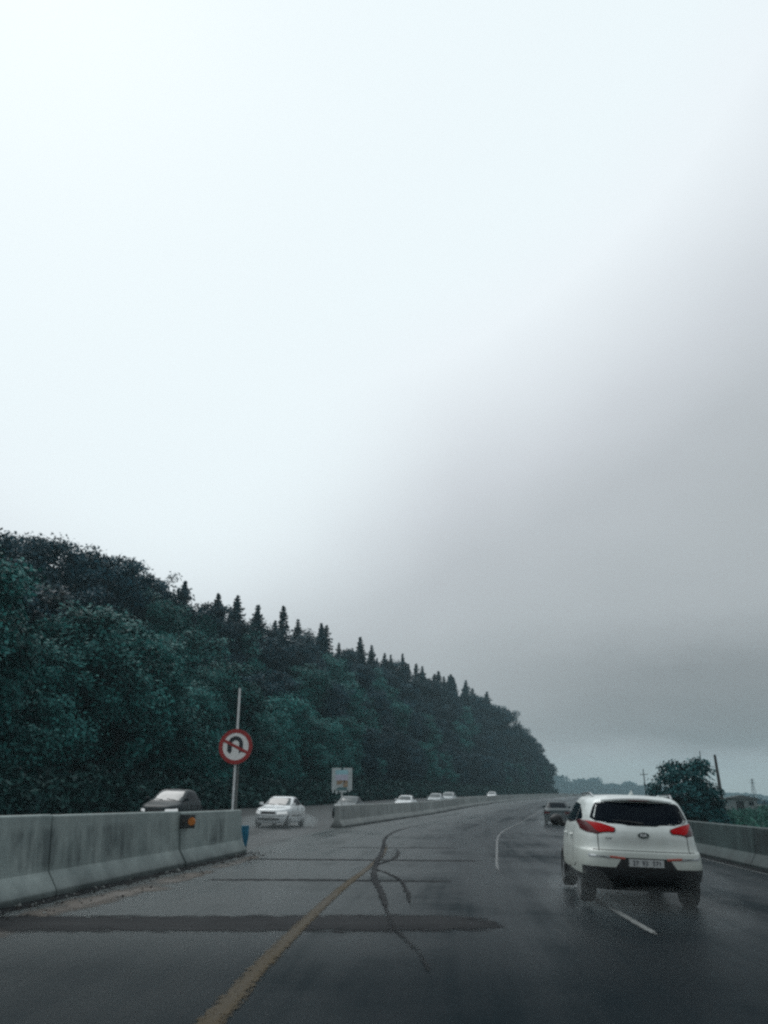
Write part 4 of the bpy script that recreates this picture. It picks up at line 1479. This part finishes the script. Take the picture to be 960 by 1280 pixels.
def spray(label, car_loc, rz, blobs, dens):
    mb = MB()
    rot = Matrix.Rotation(rz, 3, 'Z')
    for (cx, cy, cz, ax, ay, az) in blobs:
        bm = bmesh.new(); bmesh.ops.create_icosphere(bm, subdivisions=3, radius=1.)
        vs_ = [rot @ Vector((cx + v_.co.x * ax, cy + v_.co.y * ay, cz + v_.co.z * az)) + Vector(car_loc) for v_ in bm.verts]
        mb.add(vs_, [[q.index for q in ff.verts] for ff in bm.faces]); bm.free()
    o_ = mb.build('tyre_spray', volume_material('spray_mist', (.80, .88, .90), dens))
    tag(o_, label, 'spray', kind='stuff')


for lab_, lc_, rz_, bl_, dn_ in SPRAY:
    spray(lab_, lc_, rz_, bl_, dn_)
hz = MB(); hz.box((140, 725, 29), (1360, 1600, 72))
ho = hz.build('haze', volume_material('rain_haze', (.58, .81, .88), .0005))
tag(ho, kind='stuff')

# ------------------------------------------------------------------ sky, sun, camera
w = bpy.data.worlds.new('World'); scene.world = w; w.use_nodes = True
N = w.node_tree.nodes; K = w.node_tree.links
N.clear()
out = N.new('ShaderNodeOutputWorld')
SUN_EL, SUN_AZ = 52., -33.    # azimuth from +Y, negative to the left
sky = N.new('ShaderNodeTexSky'); sky.sky_type = 'NISHITA'; sky.sun_disc = False
sky.sun_elevation = R(SUN_EL); sky.sun_rotation = R(SUN_AZ); sky.dust_density = 3
bg1 = N.new('ShaderNodeBackground'); bg1.inputs['Strength'].default_value = .07
K.new(sky.outputs[0], bg1.inputs['Color'])
tc = N.new('ShaderNodeTexCoord').outputs['Generated']
# cloud layer: bright thin area up and left round the hidden sun, rain cloud elsewhere, dark band low on the right
warp = N.new('ShaderNodeTexNoise'); warp.inputs['Scale'].default_value = 2.2; warp.inputs['Detail'].default_value = 4
K.new(tc, warp.inputs['Vector'])
vs = N.new('ShaderNodeVectorMath'); vs.operation = 'SUBTRACT'; K.new(warp.outputs['Color'], vs.inputs[0]); vs.inputs[1].default_value = (.5, .5, .5)
vm = N.new('ShaderNodeVectorMath'); vm.operation = 'SCALE'; K.new(vs.outputs[0], vm.inputs[0]); vm.inputs['Scale'].default_value = .10
va = N.new('ShaderNodeVectorMath'); va.operation = 'ADD'; K.new(tc, va.inputs[0]); K.new(vm.outputs[0], va.inputs[1])
vn = N.new('ShaderNodeVectorMath'); vn.operation = 'NORMALIZE'; K.new(va.outputs[0], vn.inputs[0])
D = vn.outputs[0]


def ang_to(vec, src):
    dp = N.new('ShaderNodeVectorMath'); dp.operation = 'DOT_PRODUCT'; K.new(src, dp.inputs[0])
    v_ = Vector(vec).normalized(); dp.inputs[1].default_value = v_
    return math_node(N, K, 'MULTIPLY', math_node(N, K, 'ARCCOSINE', dp.outputs['Value']), 180 / PI)


a = ang_to((-.2988, .2988, .9063), D)
a90 = math_node(N, K, 'DIVIDE', a, 90.)
W_ = (.850, .935, .965)


def gcol(v, t=0.):
    s = v / 255.
    l = s / 12.92 if s <= .04045 else ((s + .055) / 1.055) ** 2.4
    return (l * .93, l * (1.0 - t), l * 1.04)


cl = ramp(N, K, a90, [(0., W_), (41 / 90, W_), (46 / 90, gcol(245)), (50 / 90, gcol(233, .006)), (55 / 90, gcol(212, .014)), (59.5 / 90, gcol(192, .008)), (65 / 90, gcol(181)), (72 / 90, gcol(173)), (90 / 90, gcol(172))])
# brighter gap in the cloud reaching down to the trees on the left
b0_ = ang_to((-.235, .875, .42), D)
cl = mixc(N, K, ramp(N, K, math_node(N, K, 'DIVIDE', b0_, 30.), [(.16, .97), (.68, 0.)], 'EASE'), cl, W_)
# dark cloud edge at the left above the trees
b_ = ang_to((-.60, .76, .24), D)
cl = mixc(N, K, ramp(N, K, math_node(N, K, 'DIVIDE', b_, 40.), [(0.03, .72), (.30, 0.)], 'EASE'), cl, gcol(120))
sep = N.new('ShaderNodeSeparateXYZ'); K.new(tc, sep.inputs[0])
wn = math_node(N, K, 'MULTIPLY', math_node(N, K, 'SUBTRACT', noise(N, K, mapping(N, K, tc, (1.6, 1.6, 5.)), 2.0, 5, .6), .5), .10)
el = math_node(N, K, 'ADD', sep.outputs[2], wn)
band = ramp(N, K, el, [(.035, 0.), (.085, 1.), (.12, .8), (.22, 0.)], 'EASE')
azf = ramp(N, K, math_node(N, K, 'ADD', sep.outputs[0], .5), [(.55, .15), (.85, 1.)])
cl = mixc(N, K, math_node(N, K, 'MULTIPLY', math_node(N, K, 'MULTIPLY', band, azf), .80), cl, gcol(116))
strip_ = math_node(N, K, 'MULTIPLY', ramp(N, K, el, [(.0, 1.), (.03, .9), (.06, 0.)], 'EASE'), azf)
cl = mixc(N, K, math_node(N, K, 'MULTIPLY', strip_, .5), cl, (.38, .44, .42))
soft = noise(N, K, mapping(N, K, D, (1., 1., 2.)), 3.5, 6, .6)
bw_ = N.new('ShaderNodeRGBToBW'); K.new(cl, bw_.inputs[0])
cl = mixc(N, K, ramp(N, K, bw_.outputs[0], [(.4, .20), (.85, .02)]), cl, ramp(N, K, soft, [(.3, .80), (.7, 1.16)]), 'MULTIPLY')
bg2 = N.new('ShaderNodeBackground'); K.new(cl, bg2.inputs['Color']); bg2.inputs['Strength'].default_value = 1.06
mx = N.new('ShaderNodeMixShader'); mx.inputs[0].default_value = .96
K.new(bg1.outputs[0], mx.inputs[1]); K.new(bg2.outputs[0], mx.inputs[2]); K.new(mx.outputs[0], out.inputs['Surface'])

sl_ = bpy.data.lights.new('sun', 'SUN'); sl_.energy = 1.0; sl_.angle = R(35); sl_.color = (1., .99, .975)
so = bpy.data.objects.new('sun', sl_); COL.objects.link(so)
dv = Vector((math.sin(R(SUN_AZ)) * math.cos(R(SUN_EL)), math.cos(R(SUN_AZ)) * math.cos(R(SUN_EL)), math.sin(R(SUN_EL))))
so.rotation_euler = dv.to_track_quat('Z', 'Y').to_euler(); so.location = (0, 0, 60)

cd = bpy.data.cameras.new('camera'); cam = bpy.data.objects.new('camera', cd); COL.objects.link(cam)
cam.location = (0, 0, EYE); cam.rotation_euler = (R(90 + 19.9), 0, 0)
cd.sensor_fit = 'HORIZONTAL'; cd.sensor_width = 36; cd.lens = 36 * 1000 / 960.
cd.clip_start = .1; cd.clip_end = 4000
scene.camera = cam
scene.view_settings.view_transform = 'Standard'; scene.view_settings.look = 'None'
scene.view_settings.exposure = 0; scene.view_settings.gamma = 1
scene.render.engine = 'CYCLES'
c = scene.cycles
c.use_denoising = False
c.max_bounces = 6; c.diffuse_bounces = 2; c.glossy_bounces = 3; c.volume_bounces = 1; c.transparent_max_bounces = 12
c.sample_clamp_indirect = 4
c.pixel_filter_type = 'BLACKMAN_HARRIS'; c.filter_width = 2.5
